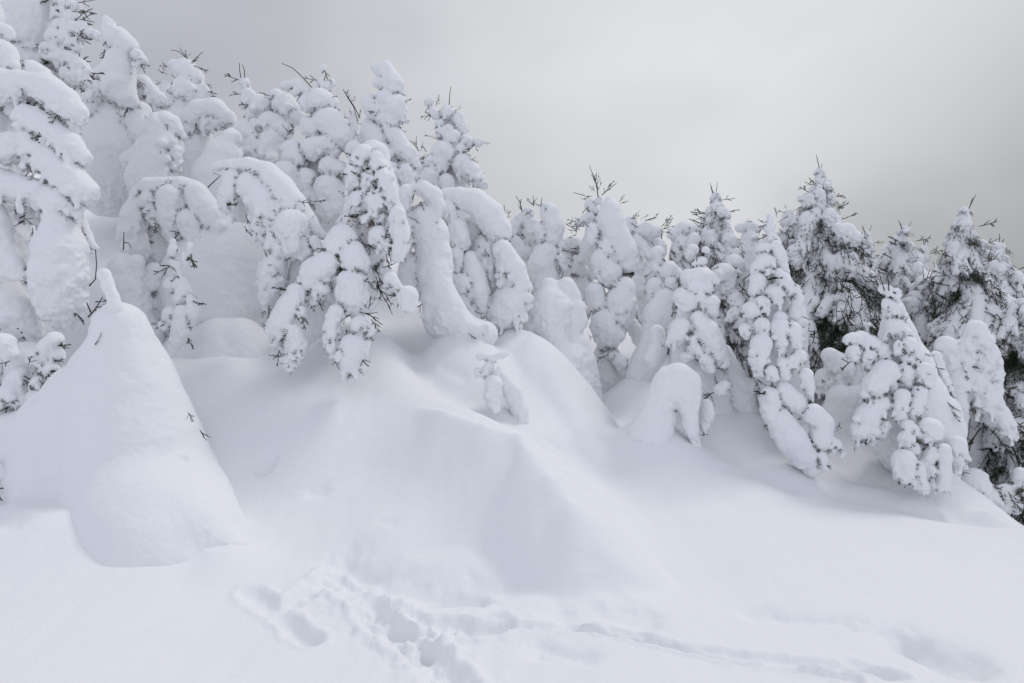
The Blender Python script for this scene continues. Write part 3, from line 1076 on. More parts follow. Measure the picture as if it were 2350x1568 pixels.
def pine(name, label, Y, top, base, prof, lev=0.17, per=6, needles=0.7, seed=1, cat='tree', twigs=3, group=None, fat=1.0, bare=0.22):
    """free-standing snow-loaded spruce. top/base in picture units; prof: [(height fraction from top, half width in picture units)]"""
    rng = random.Random(seed)
    pt = unproj(top[0], top[1], Y); pb = unproj(base[0], base[1], Y)
    gz = float(ground_base(np.array([pb[0]]), np.array([pb[1]]))[0])
    org = np.array((pb[0], Y, min(gz, pb[2])))
    t = empty(name, org, label, cat, group or GROUPS.get(name))
    n = 8
    pts = [org * (1 - q) + pt * q + np.array((rng.uniform(-.02, .02), 0, 0)) for q in np.linspace(0, 1, n)]
    v, f = tube_arrays(np.array(pts) - org, np.linspace(0.07, 0.008, n), 8)
    link('trunk', mesh_np('trunk', v, f, BARK), t)
    Hh = pt[2] - org[2]
    fs = [p[0] for p in prof]; ws = [p[1] * Y / FPX for p in prof]
    z = 0.03
    while z < Hh * 0.97:
        fr = z / Hh
        hw = float(np.interp(fr, fs, ws))
        ax = pt * (1 - fr) + org * fr
        m = max(3, int(round(per * min(1, 0.42 + hw * 0.9))))
        a0 = rng.random() * 6.28
        for q in range(m):
            az = a0 + 2 * math.pi * q / m + rng.uniform(-0.35, 0.35)
            if math.sin(az) > 0.75 and rng.random() < 0.5:
                continue                      # fewer behind
            ln = hw * rng.uniform(0.75, 1.2)
            lib = LIBC if rng.random() < (0.85 if hw < 0.3 else 0.18) else LIBB
            me = lib[rng.randrange(len(lib))]
            sc = ln / 0.80
            if rng.random() < (bare if hw > 0.3 else 0.06):
                b = link('needle_bough', NBOUGH[rng.randrange(len(NBOUGH))], t)
                b.scale = (sc * 1.1,) * 3
                b.rotation_euler = (0, rng.uniform(-0.2, 0.2), az)
                b.location = Vector(ax - org)
                continue
            o = link('snow_bough', me, t)
            o.scale = (sc, sc * rng.uniform(0.95, 1.35) * fat * (1.25 if hw < 0.25 else 1), sc * rng.uniform(1.1, 1.6))
            o.rotation_euler = (rng.uniform(-0.2, 0.2), rng.uniform(-0.1, 0.45), az)
            o.location = Vector(ax - org)
            if rng.random() < needles:
                b = link('needle_bough', NBOUGH[rng.randrange(len(NBOUGH))], t)
                b.scale = (sc * 1.12,) * 3
                b.rotation_euler = (0, o.rotation_euler[1] + 0.06, az + rng.uniform(-0.3, 0.3))
                b.location = o.location + Vector((0, 0, -0.13 * sc))
        z += lev * (0.75 + 1.1 * min(1, hw / 0.5)) * rng.uniform(0.85, 1.15)
    # snow on the leader, with bare shoots standing out of it
    pr = scatter_prims([(pt + np.array((0, 0, -0.02)), 0.030), (pt + np.array((0.01, 0, -0.14)), 0.05), (pt + np.array((0, 0, -0.32)), 0.07)], rng, 0.6, 0.3)
    link('snow_cap', blob_mesh('snow_cap', pr, 0.0135, 0.02, 0.0, 0.01, origin=org), t)
    for _ in range(twigs):
        a = rng.uniform(-0.5, 0.5)
        b0 = pt + np.array((rng.uniform(-0.03, 0.03), -0.02, -0.1))
        e0 = b0 + np.array((math.sin(a) * 0.2, rng.uniform(-0.05, 0.05), 0.2 * math.cos(a))) * rng.uniform(0.7, 1.4)
        v, f = tube_arrays(np.array([b0, (b0 + e0) / 2 + np.array((rng.uniform(-0.01, 0.01), 0, 0)), e0]) - org, [0.005, 0.0045, 0.003], 5)
        link('twig', mesh_np('twig', v, f, TWIG), t)
    for _ in range(8):
        fr = rng.uniform(0.02, 0.3)
        hw = float(np.interp(fr, fs, ws))
        sd = rng.choice((-1, -1, 1))
        p = pt * (1 - fr) + org * fr + np.array((sd * hw * 0.6, -0.1, -0.05))
        put_sprig(t, org, p, np.array((sd, rng.uniform(-0.4, 0.2), rng.uniform(0.0, 0.5))), rng, rng.uniform(0.7, 1.1))
    TREES.append(t)
    return t

# ================================================================== trees, from the left edge
SM = dict(lump=0.0, finger=0.0, big=0.03)
tree('snow_laden_spruce', 'tall spruce cut off by the top left corner, dark needles showing on its right', 6.6, 1, [
    ([(130, -120, 190), (160, 60, 185), (190, 190, 150), (230, 300, 90)], dict(SM, d=0)),
    ([(60, 330, 150), (180, 420, 170), (330, 500, 150)], dict(SM, d=0.1)),
    ([(-60, 400, 200), (-40, 900, 260)], dict(SM, d=0.3)),
    [(390, -20, 55), (450, 40, 50), (520, 40, 25)], [(400, 90, 50), (480, 110, 45), (520, 130, 25)], [(420, 190, 60), (480, 190, 50)],
    [(470, 220, 55), (560, 190, 45), (600, 215, 28), (660, 235, 16)],
    [(380, 260, 70), (450, 270, 60), (510, 320, 32)], [(340, 350, 70), (420, 400, 70), (460, 450, 45)],
    [(470, 400, 55), (540, 450, 50), (590, 490, 30)], [(460, 500, 60), (540, 520, 55), (580, 560, 35)],
    [(240, 470, 70), (300, 510, 60)]],
    lump=0.4, finger=0.25, sprigs=2, base=(-100, 1500),
    hand=[(520, 20, 10, 1.0), (540, 70, -10, 1.1), (470, 70, -20, 0.9), (380, 160, -60, 0.8), (500, 140, 20, 1.0), (540, 250, -20, 0.9), (360, 130, -80, .9),
          (440, 280, -70, 1.0), (430, 480, -60, 1.0), (480, 560, -40, 1.2), (400, 560, -30, 1.3), (500, 620, -60, 1.0), (560, 120, 15, .8), (420, 560, -50, 1.2), (540, 410, 15, .7)],
    twigs=[[(530, 400), (535, 355)], [(550, 410), (610, 415)], [(530, 260), (610, 295)]])

tree('snow_laden_spruce', 'near spruce at the left edge with thick drooping boughs above a long snow bag', 5.6, 1, [
    ([(-160, 100, 150), (-150, 800, 260), (-80, 1400, 230), (-40, 2000, 230)], dict(SM, d=0.25, n='snow_core')),
    ([(20, 215, 62), (40, 215, 48)], dict(SM, big=0.01)),
    ([(-60, 300, 90), (30, 370, 80), (70, 440, 62)], dict(SM, big=.012)),
    ([(215, 490, 80), (270, 520, 76)], dict(SM, big=.01, d=0.1)),
    ([(-60, 580, 130), (140, 570, 95), (300, 600, 102), (430, 690, 98), (515, 770, 78)], dict(lump=0.06, finger=0.2, big=.035)),
    ([(120, 700, 100), (300, 780, 90)], dict(d=0.1)),
    ([(180, 780, 90), (330, 870, 98), (460, 975, 92), (555, 1060, 52)], dict(lump=0.12, finger=0.3, big=.035)),
    ([(40, 1000, 110), (190, 965, 95), (320, 1070, 105), (450, 1190, 105), (560, 1290, 88)], dict(lump=0.14, finger=0.4, big=.035)),
    ([(0, 1240, 110), (220, 1290, 95), (400, 1360, 100), (520, 1420, 45)], dict(lump=0.1, finger=0.3)),
    ([(-40, 1430, 75), (0, 1520, 75)], dict(SM, big=.01)),
    ([(400, 110, 110), (400, 300, 165), (400, 480, 180), (410, 650, 150), (430, 770, 80)], dict(f=3, d=-0.12, lump=0.0, finger=0.0, rough=0.02, big=.02)),
    ([(520, 120, 60), (560, 210, 55), (640, 290, 18)], dict(f=3, d=0.05)),
    ([(-30, 200, 100), (20, 320, 82), (90, 430, 75), (150, 480, 42)], dict(f=3, d=-0.2, lump=0, finger=0.1, rough=.016)),
    ([(0, 620, 150), (120, 740, 130), (170, 850, 110)], dict(f=3, d=-0.05, lump=0, finger=0.1, rough=.016)),
    ([(200, 40, 90), (260, 60, 80)], dict(f=3, d=0.05, finger=0.5))],
    lump=0.06, finger=0.12, sprigs=0.8, tuft=.35, base=(-100, 2300),
    hand=[(120, 990, -70, .8), (330, 1170, -30, .6), (470, 1280, -60, .7), (90, 1410, -10, .9), (150, 1450, -40, .8), (220, 1530, -80, .9)],
    twigs=[([(590, 555), (640, 500), (648, 400), (640, 300)], 3), ([(130, 90), (190, 60)], 3)])

tree('snow_laden_spruce', 'pointed snow spire leaning left, second peak from the left edge against the sky', 8.0, 1, [
    ([(708, 128, 22), (735, 160, 36)], dict(SM, big=.006)),
    ([(725, 190, 42), (790, 260, 78), (850, 320, 78)], dict(SM, big=.012)),
    ([(705, 315, 22), (720, 330, 18)], dict(big=0.004)),
    ([(800, 400, 82), (790, 500, 105), (790, 600, 105)], dict(SM, big=.016)),
    ([(730, 470, 60), (650, 500, 36), (620, 505, 18)], dict(SM, big=.01)),
    ([(920, 375, 42), (955, 410, 34)], {}), ([(915, 430, 28)], {}),
    ([(800, 590, 110), (850, 660, 70), (880, 690, 40)], dict(SM, big=.012)),
    ([(660, 600, 60), (620, 650, 62), (615, 730, 52), (610, 770, 20)], dict(lump=.3, finger=.3)),
    ([(780, 720, 130), (770, 850, 170), (760, 1020, 230), (740, 1200, 250)], dict(SM, d=.1)),
    ([(900, 780, 110), (960, 900, 110), (970, 740, 40)], dict(SM, d=.05)),
    ([(960, 560, 55), (1010, 620, 50), (940, 640, 55)], dict(lump=.5, finger=.4, d=.2)),
    ([(1060, 660, 50), (980, 720, 60)], dict(lump=.5, finger=.4, d=.2))],
    lump=.15, finger=.1, sprigs=0.5, hand=[(890, 385, -30, .9), (950, 430, -20, .7), (620, 520, -40, .8), (930, 540, -60, .9), (860, 680, 0, .7, 1), (1050, 720, -10, .8)], base=(760, 1400))

tree('snow_laden_spruce', 'round-topped spruce with bare forked shoots, right of the leaning snow spire', 9.0, 1, [
    ([(1170, 440, 40), (1240, 470, 74), (1300, 530, 68)], dict(SM, big=.01)),
    ([(1250, 600, 95), (1170, 620, 65), (1340, 620, 60)], dict(lump=.3, finger=.3)),
    ([(1110, 580, 40), (1090, 650, 40)], dict(lump=.5)), ([(1365, 580, 25), (1380, 610, 22)], {}),
    ([(1220, 720, 120), (1200, 850, 150), (1250, 1100, 190)], dict(lump=.2, finger=.2, d=.1)),
    ([(1120, 680, 60), (1040, 730, 40)], dict(lump=.5, finger=.5))],
    lump=.3, finger=.3, sprigs=0.7,
    hand=[(1130, 450, 170, .9), (1120, 500, 150, .8), (1290, 430, 50, .9), (1330, 460, -20, .9), (1260, 400, 100, .8), (1380, 560, -30, .7), (1410, 640, -35, .8), (1090, 550, 200, .7), (1160, 540, -90, .8)],
    twigs=[[(1270, 420), (1245, 380), (1205, 320)], [(1245, 385), (1200, 345), (1150, 336)], [(1285, 420), (1320, 385), (1362, 348)], [(1300, 440), (1390, 475)], [(1215, 560), (1150, 500)]])

tree('snow_laden_spruce', 'snow-bent tree top curling over to the right below the forked shoots', 8.4, 1, [
    ([(1300, 800, 85), (1340, 750, 78), (1440, 745, 82), (1530, 800, 60), (1580, 845, 28)], dict(SM, big=.012)),
    ([(1390, 830, 60), (1450, 830, 50), (1500, 830, 30)], dict(lump=.4, finger=.3)),
    ([(1260, 870, 60), (1250, 900, 50)], dict(lump=.3)),
    ([(1320, 930, 100), (1320, 1080, 120), (1330, 1250, 130)], dict(SM, d=.1))],
    sprigs=0.8, hand=[(1500, 830, -60, .8), (1570, 830, -80, .6), (1270, 880, -80, .7)])

tree('snow_laden_spruce', 'small hunched snow figure with a beak-like overhang, between spire and domed arch', 7.4, 1, [
    ([(1110, 810, 62), (1070, 870, 100), (1110, 960, 105), (1060, 1030, 140), (1030, 1200, 170)], dict(lump=.12, finger=.0)),
    ([(1150, 830, 62), (1185, 880, 45), (1212, 905, 16)], {}),
    ([(1170, 1020, 55), (1160, 1120, 50)], dict(lump=.3)),
    ([(1010, 1120, 50), (1030, 1170, 55), (1020, 1200, 30)], dict(lump=.4, finger=.3))],
    sprigs=0.6, hand=[(1010, 1050, -80, .6), (1190, 900, -60, .4)])

tree('snow_buried_tree', 'smooth snow cone with a small hooked peak behind the long bent arch', 7.5, 1, [
    ([(1555, 885, 30), (1545, 940, 70), (1500, 1050, 120), (1470, 1200, 170), (1450, 1400, 210)], dict(SM, big=.02)),
    ([(1590, 920, 30), (1612, 945, 14)], dict(SM, big=.005))], sprigs=0)

tree('snow_laden_spruce', 'domed arch of snow with hanging legs, left of the long bent arch', 6.8, 1, [
    ([(930, 1300, 55), (1000, 1260, 65), (1100, 1255, 62), (1220, 1255, 68), (1310, 1280, 66)], dict(SM, big=.012)),
    ([(930, 1340, 62), (900, 1450, 85), (890, 1570, 90), (930, 1700, 90)], dict(lump=.05, finger=.3)),
    ([(1000, 1330, 60), (1030, 1430, 48), (1045, 1510, 22)], dict(finger=.2)),
    ([(1150, 1340, 100), (1160, 1460, 98), (1180, 1560, 75), (1190, 1620, 30)], dict(lump=.04, finger=.1)),
    ([(1320, 1300, 78), (1370, 1400, 95), (1430, 1470, 90), (1510, 1510, 38)], dict(SM, big=.012)),
    ([(1290, 120, 100), (1310, 210, 80), (1330, 290, 40)], dict(f=3, finger=.2)),
    ([(1100, 1500, 130), (1100, 1700, 200)], dict(SM, d=.3)),
    ([(1470, 150, 55), (1450, 220, 35)], dict(f=3))],
    sprigs=0.8, hand=[(1045, 1500, -90, .8), (1240, 1500, -90, .9), (1180, 160, -80, .9, 3), (1260, 330, -70, .8, 3)])

tree('snow_laden_spruce', 'long slender tree bent over into a snow arch pointing down to the right', 6.2, 1, [
    ([(1435, 1120, 24), (1540, 1108, 36), (1670, 1112, 55), (1790, 1170, 82), (1880, 1270, 98), (1960, 1380, 98), (2050, 1490, 80), (2130, 1570, 48), (2200, 1590, 20)], dict(SM, big=.012)),
    ([(1690, 1250, 100), (1780, 1360, 115), (1850, 1470, 110), (1900, 1560, 110)], dict(lump=.15, finger=.1)),
    ([(1560, 1200, 60), (1530, 1320, 62), (1500, 1400, 36)], dict(finger=.5)),
    ([(1640, 1330, 60), (1600, 1440, 60)], dict(d=.2)),
    ([(1750, 60, 58), (1735, 160, 55), (1770, 240, 28)], dict(f=3, lump=.2)),
    ([(1850, 240, 72), (1880, 300, 60)], dict(f=3, lump=.1, finger=.2)),
    ([(1960, 150, 120), (1990, 270, 95), (2050, 330, 60)], dict(f=3)),
    ([(2110, 240, 36), (2160, 305, 26)], dict(f=3, finger=.5)),
    ([(1850, 360, 70), (1830, 500, 88), (1800, 620, 66), (1790, 690, 28)], dict(f=3, d=-.05, rough=.018)),
    ([(2040, 370, 80), (2000, 450, 60), (1960, 540, 40)], dict(f=3, d=.1))],
    lump=.1, finger=.12, sprigs=1, base=(1900, 2000),
    hand=[(1650, 1440, -80, 1.), (1740, 1390, -70, .8), (1640, 1520, -60, .9), (1950, 290, -80, .8, 3), (1770, 300, -60, .8, 3), (2130, 270, -80, .8, 3), (2000, 1350, -20, .9), (2080, 1350, -10, 1.)],
    twigs=[[(1395, 1260), (1430, 1225), (1480, 1180), (1430, 1160)], [(1520, 1220), (1515, 1180), (1560, 1155)], ([(1840, 335), (1920, 275)], 3)])

tree('snow_laden_spruce', 'lumpy spruce top carrying two thin upright shoots', 8.2, 2, [
    [(130, 280, 36)], ([(155, 370, 50), (150, 430, 45)], {}), [(240, 440, 80), (200, 500, 70)], [(345, 370, 48)],
    [(400, 430, 80), (460, 500, 70)], ([(150, 620, 100), (220, 720, 110)], {}), [(300, 560, 85), (380, 600, 80)],
    ([(320, 680, 100), (300, 820, 110)], {}), ([(230, 800, 160), (260, 1000, 200)], dict(SM, d=.25)), [(200, 560, 45), (190, 600, 40)]],
    lump=.35, finger=.2, sprigs=1,
    hand=[(300, 370, 160, .9), (290, 400, 30, .7), (420, 350, 80, .7), (250, 560, -70, .8), (180, 400, 20, .5), (450, 560, -80, .7), (290, 700, -40, .6)],
    twigs=[[(105, 248), (96, 200), (94, 148)], [(131, 248), (128, 200), (115, 160)], [(450, 405), (465, 370)]])

tree('snow_laden_spruce', 'lumpy spruce with a snowball perched on its leader and one long slanting shoot', 7.7, 2, [
    ([(655, 187, 28), (658, 178, 24)], dict(SM, big=.003)), ([(650, 280, 34), (670, 310, 30), (712, 270, 24)], dict(big=.004)),
    ([(385, 300, 26), (440, 295, 28), (480, 290, 34), (545, 335, 32)], dict(SM, big=.004)), ([(475, 345, 26), (490, 320, 26)], {}),
    ([(560, 420, 65), (640, 420, 95), (710, 430, 60)], dict(lump=.1)),
    ([(690, 550, 105), (760, 640, 95), (820, 680, 45)], dict(SM, big=.01)),
    ([(545, 545, 40), (590, 590, 70), (630, 630, 45)], dict(lump=.05)), [(450, 740, 72), (465, 790, 85)],
    ([(590, 730, 80), (690, 690, 65), (725, 750, 48)], dict(lump=.1)), [(540, 950, 95), (530, 1020, 82)],
    [(700, 850, 75), (770, 860, 55)], ([(690, 1000, 105), (720, 1110, 110)], {}), [(800, 1170, 60), (820, 1230, 40)],
    ([(620, 800, 150), (640, 1100, 200)], dict(SM, d=.25)), [(870, 740, 70), (920, 760, 40)], [(400, 900, 90), (420, 1010, 80)]],
    lump=.2, finger=.12, sprigs=1,
    hand=[(700, 370, -15, .7), (830, 830, -50, 1.), (650, 830, -110, .6), (560, 1080, 20, 1.), (580, 1090, -50, .9), (500, 1090, 0, .7), (380, 560, -60, .7), (860, 700, 20, .6), (690, 260, -30, .5)],
    twigs=[[(580, 312), (510, 235), (450, 180), (378, 150)], [(658, 345), (665, 260), (675, 215)], [(640, 1185), (700, 1205), (750, 1205)], [(690, 1225), (720, 1185)], [(820, 820), (800, 900)]])

tree('snow_laden_spruce', 'tall smooth snow spire with two ear-like knobs, highest peak of the centre', 7.8, 2, [
    ([(1090, 135, 16), (1085, 165, 34)], dict(SM, big=.003)), ([(1000, 178, 30), (1040, 200, 46)], dict(SM, big=.005)),
    ([(1075, 200, 62), (1100, 250, 66)], dict(SM, big=.008)), ([(1040, 280, 46), (1120, 300, 85), (1165, 340, 48)], dict(big=.008, lump=.06)),
    ([(980, 425, 65), (1010, 470, 70)], dict(SM, big=.008)), ([(1080, 400, 75), (1120, 460, 95), (1100, 520, 85)], dict(lump=.08, big=.01)),
    ([(1160, 420, 60), (1190, 500, 45), (1225, 540, 20)], {}),
    ([(1000, 590, 85), (1050, 650, 145), (1060, 800, 160), (1080, 1000, 190)], dict(SM, big=.02, d=.1)), ([(1080, 580, 30), (1140, 640, 60), (1190, 730, 65)], dict(SM, big=.01)),
    ([(1060, 735, 56), (1050, 790, 48), (1100, 755, 42)], dict(lump=.05)), ([(1240, 760, 58), (1270, 820, 42), (1300, 850, 22)], {}),
    ([(930, 800, 70), (880, 870, 60)], dict(lump=.2)), ([(1100, 900, 90), (1120, 970, 60)], dict(lump=.2)), ([(1210, 880, 55), (1230, 960, 45)], dict(lump=.3))],
    lump=.15, finger=.1, sprigs=1, hand=[(1160, 570, -50, .8), (1170, 620, -40, .8), (1200, 880, -70, .8), (1190, 395, -60, .4), (910, 790, -60, .5)],
    twigs=[[(905, 520), (865, 440), (825, 380), (790, 325)], [(970, 885), (1000, 825)], [(995, 850), (1022, 850), (1022, 890)]])

tree('small_spruce', 'thin dark shoot of needles standing left of the eared snow spire', 8.6, 2, [
    ([(855, 480, 18), (860, 540, 25), (870, 600, 30), (880, 700, 60)], dict(lump=.6, finger=.4))], sprigs=2,
    hand=[(830, 400, 100, .9), (845, 420, 60, .7), (830, 520, 170, .9), (850, 500, 120, .7), (870, 600, -70, .9), (890, 520, 60, .8), (840, 560, 200, .7)],
    twigs=[[(890, 540), (860, 440), (820, 380), (792, 325)]])

tree('snow_laden_spruce', 'narrow lumpy spruce right of the eared spire with one straight shoot', 8.8, 2, [
    ([(1362, 412, 30), (1375, 400, 26)], {}), ([(1395, 475, 34), (1420, 500, 28)], {}), ([(1487, 430, 16), (1490, 480, 45), (1520, 480, 30)], {}),
    [(1570, 520, 42), (1590, 590, 38)], [(1440, 560, 36)], [(1455, 620, 46), (1500, 600, 40)], [(1520, 660, 68)], ([(1620, 680, 46)], {}), ([(1690, 682, 26), (1725, 680, 22)], {}),
    [(1575, 730, 42)], [(1460, 760, 85), (1420, 840, 75)], ([(1590, 830, 70), (1670, 890, 60), (1725, 960, 36)], dict(finger=.4)),
    ([(1500, 560, 60), (1530, 800, 100), (1530, 1000, 130), (1530, 1200, 150)], dict(SM, d=.15)), [(1480, 950, 60), (1500, 1020, 50)], [(1380, 900, 60), (1350, 960, 50)]],
    lump=.35, finger=.2, sprigs=1.0, hand=[(1410, 440, 60, .7), (1430, 410, 80, .6), (1440, 510, -100, .6), (1400, 640, 190, .8), (1670, 680, -80, .8), (1740, 690, 10, .5), (1640, 790, -20, .8), (1660, 970, -60, 1.1), (1640, 1010, -70, 1.1), (1690, 1000, -40, 1.), (1440, 790, -80, .9), (1560, 470, 50, .5), (1700, 910, 20, .6)],
    twigs=[[(1503, 432), (1506, 370), (1516, 305)]])

tree('small_spruce', 'dark shoot tip between the eared spire and the narrow lumpy spruce', 8.9, 2, [
    ([(1310, 800, 30), (1330, 850, 40), (1340, 950, 70)], dict(lump=.5, finger=.3))], sprigs=2,
    hand=[(1290, 720, 110, 1.), (1310, 740, 60, .8), (1300, 770, 170, .9), (1320, 790, 20, .9), (1280, 700, 140, .7)], twigs=[[(1350, 745), (1322, 700)], [(1300, 740), (1252, 675)]])

# the crowded foreground tree of the centre
tree('snow_laden_spruce', 'crowded central spruce hung with lumpy snow bags and rusty dead leaves', 6.1, 4, [
    ([(1000, -330, 100), (990, -100, 165), (960, 200, 180), (900, 420, 170), (870, 600, 160)], dict(lump=.2, finger=0, d=.2, tuft=1.2)),
    ([(930, -330, 75), (880, -270, 65)], dict(f=4)), ([(1010, -300, 60), (1040, -200, 60)], {}), ([(860, -210, 60), (870, -130, 55)], {}), ([(960, -170, 60), (940, -80, 58)], {}),
    ([(1060, -180, 60), (1100, -80, 62), (1120, 30, 50)], {}), ([(900, -30, 70), (880, 30, 60)], {}), ([(1000, -20, 75), (1010, 60, 60), (1030, 120, 28)], {}),
    ([(940, 90, 45)], {}), ([(1030, 210, 75), (1070, 250, 60)], {}), ([(1100, 260, 45)], {}), ([(1160, 60, 55), (1170, 180, 70), (1180, 270, 60), (1150, 350, 45)], dict(lump=.1)),
    ([(790, 220, 95), (750, 280, 95)], dict(SM, big=.01)),
    ([(850, 320, 90), (870, 390, 105)], dict(lump=.05)),
    ([(690, 400, 95), (610, 460, 105), (560, 540, 78), (540, 600, 52)], dict(lump=.08, finger=.2)),
    ([(640, 560, 60), (600, 640, 36)], dict(lump=.5, finger=.8)),
    ([(850, 530, 105), (850, 620, 108), (840, 670, 70)], dict(lump=.04, finger=.1, rough=.018)),
    ([(990, 500, 55), (1060, 440, 60)], dict(d=.1)), ([(1110, 500, 52), (1160, 560, 38)], {}),
    ([(1225, 615, 74), (1240, 670, 58)], dict(SM, big=.008)),
    ([(470, 590, 62), (430, 700, 88), (370, 820, 92), (340, 910, 46)], dict(lump=.08, finger=.25)),
    ([(460, 830, 62), (480, 930, 76), (450, 1030, 58), (440, 1085, 26)], dict(lump=.3, finger=.3)),
    ([(510, 710, 32), (520, 780, 26)], {}),
    ([(740, 720, 55), (710, 830, 55), (725, 960, 48), (730, 1000, 26)], dict(finger=.2)),
    ([(905, 810, 72), (960, 850, 46), (920, 890, 30)], dict(lump=.35)),
    ([(870, 960, 105), (850, 1060, 92), (820, 1150, 34)], dict(lump=.2, finger=.3)),
    ([(660, 680, 120), (620, 900, 110)], dict(SM, d=.45)), ([(300, 430, 80), (310, 600, 66), (290, 680, 30)], dict(rough=.018, d=.15))],
    lump=.35, finger=.2, tuft=.7, sprigs=1, base=(900, 1150),
    hand=[(1010, 420, -80, 1.1), (1050, 420, 0, 1.), (1010, 480, -70, 1.1), (1020, 540, -60, 1.2), (1060, 580, -50, 1.1), (1150, 620, -60, 1.2), (1080, 640, -70, 1.), (360, 980, -90, 1.), (250, 820, 30, .6),
          (830, 750, 160, 1.), (900, 720, -20, 1.1), (960, 730, -40, 1.2), (980, 770, -60, 1.), (860, 720, 20, .9), (870, 890, -30, 1.), (500, 630, -70, .8), (560, 650, -60, .8), (960, 700, 70, .8),
          (910, -260, -60, .8), (1020, -170, -60, .8), (1030, -150, -70, .8), (890, -170, -40, .7), (1080, 330, -80, 1.), (1100, 230, -50, .9), (900, 210, -70, .8), (960, 250, -80, .9), (970, 400, -60, .9)],
    twigs=[[(890, 380), (895, 410), (960, 440)], [(880, 235), (910, 255), (1020, 300)], [(790, 770), (850, 730), (910, 700)], [(815, 840), (812, 870), (850, 865)]],
    leaves=[(870, 100), (855, 130), (1005, 125), (1050, 165), (935, 200)])

tree('snow_buried_tree', 'thick bent trunk of snow sweeping down to the right onto the drift', 6.8, 4, [
    ([(1300, 60, 60), (1340, 80, 95), (1380, 200, 118), (1400, 320, 112), (1420, 420, 100)], dict(SM, big=.015)),
    ([(1230, 130, 70), (1200, 220, 75), (1190, 300, 55)], dict(lump=.08)), ([(1470, 330, 45), (1480, 420, 36)], dict(lump=.2)),
    ([(1270, 430, 110), (1260, 550, 110)], dict(SM, big=.01, d=.1)),
    ([(1400, 450, 110), (1430, 580, 112), (1500, 720, 120), (1580, 810, 90), (1680, 840, 50), (1750, 815, 18)], dict(SM, big=.012)),
    ([(1290, -120, 40), (1330, -110, 55), (1400, -60, 62), (1430, 10, 50), (1410, 80, 26)], dict(SM, big=.01)), ([(1210, -90, 50), (1190, -20, 60)], dict(lump=.2)),
    ([(1370, 640, 50), (1350, 740, 30)], dict(finger=.5)), ([(1430, 620, 110), (1480, 760, 150), (1590, 860, 140), (1740, 870, 90)], dict(SM, big=.02, d=.08))],
    lump=.1, finger=.1, sprigs=.7, hand=[(1250, 40, 30, .9), (1230, 80, -30, .9), (1310, -20, -60, .7), (1350, 0, -40, .6), (1270, -130, 60, .7)], twigs=[[(1360, 820), (1372, 790)], [(1255, -30), (1285, -120)]])

tree('snow_laden_spruce', 'broad spruce bowed right under one thick smooth cap, behind the bent trunk of snow', 7.4, 4, [
    ([(1480, -60, 50), (1570, -50, 68), (1680, -20, 88), (1770, 70, 105), (1830, 170, 95), (1850, 260, 50)], dict(SM, big=.012)),
    ([(1490, 20, 62), (1520, 90, 42)], dict(lump=.2)), ([(1560, 160, 70), (1570, 240, 78)], dict(lump=.05)), ([(1540, 330, 62), (1550, 410, 50), (1570, 460, 26)], dict(lump=.15)),
    ([(1650, 350, 42), (1670, 460, 75), (1690, 580, 90), (1720, 700, 70)], dict(SM, big=.01)),
    ([(1760, 280, 90), (1780, 400, 90), (1780, 520, 80)], dict(lump=.4, finger=.5, d=.1)), ([(1860, 300, 70), (1930, 430, 85), (1970, 560, 85), (1920, 660, 120), (1860, 740, 110)], dict(lump=.08)),
    ([(1870, 420, 55), (1860, 520, 40)], dict(finger=.4)),
    ([(1520, 520, 50), (1590, 540, 75), (1640, 590, 45)], dict(lump=.1)), ([(1600, 620, 30), (1640, 700, 30), (1680, 750, 30)], dict(lump=.4, finger=.4)),
    ([(1680, 200, 140), (1750, 500, 160)], dict(SM, d=.35))],
    lump=.2, finger=.2, sprigs=1, hand=[(1640, 600, -60, 1.2), (1630, 620, -80, 1.), (1480, 240, -50, .8), (1620, 100, -60, .5), (1740, 290, -70, .8), (1840, 330, -80, .8), (1600, 660, -70, .9), (1870, 700, -30, .8)],
    twigs=[[(1870, 330), (1920, 300)]])

tree('snow_laden_spruce', 'bent white column right of the bowed spruce, its top drooping right', 8.6, 5, [
    ([(420, 510, 30), (470, 560, 78), (500, 680, 96), (490, 790, 88)], dict(SM, big=.012)), ([(560, 840, 45), (540, 880, 30)], dict(lump=.2)),
    ([(440, 900, 105), (410, 990, 115), (440, 1080, 110), (460, 1250, 150)], dict(SM, big=.015)), ([(380, 700, 55), (400, 760, 50)], dict(lump=.2)),
    ([(560, 940, 50), (590, 1020, 40)], dict(lump=.4, finger=.3)), ([(330, 1200, 60), (330, 1240, 40)], dict(lump=.3))],
    lump=.15, finger=.1, sprigs=.8, hand=[(540, 880, -70, .7), (550, 990, -80, .8), (430, 560, 60, .6)], twigs=[[(400, 510), (412, 440)], [(390, 510), (340, 480)]])

tree('small_spruce', 'fine-twigged spruce with several bare upright shoots left of the bent white column', 9.3, 5, [
    ([(300, 570, 50), (250, 640, 60)], {}), ([(190, 680, 60), (160, 740, 60)], {}), ([(330, 660, 60), (300, 760, 60)], {}), ([(210, 800, 60), (250, 880, 70)], dict(lump=.3)), ([(250, 760, 120), (250, 1000, 160)], dict(d=.2))],
    lump=.5, finger=.3, sprigs=2, hand=[(110, 600, 95, 1.1), (120, 620, 60, .9), (100, 620, 130, .9), (240, 540, 100, 1.), (250, 560, 120, .9), (350, 500, 150, .9), (330, 495, 40, .7), (270, 590, 40, .9), (230, 720, -50, .8), (200, 740, -30, .8)],
    twigs=[[(105, 590), (103, 505)], [(250, 550), (230, 480), (198, 430)], [(340, 500), (340, 425)], [(350, 510), (290, 470)], [(235, 635), (312, 578)]])

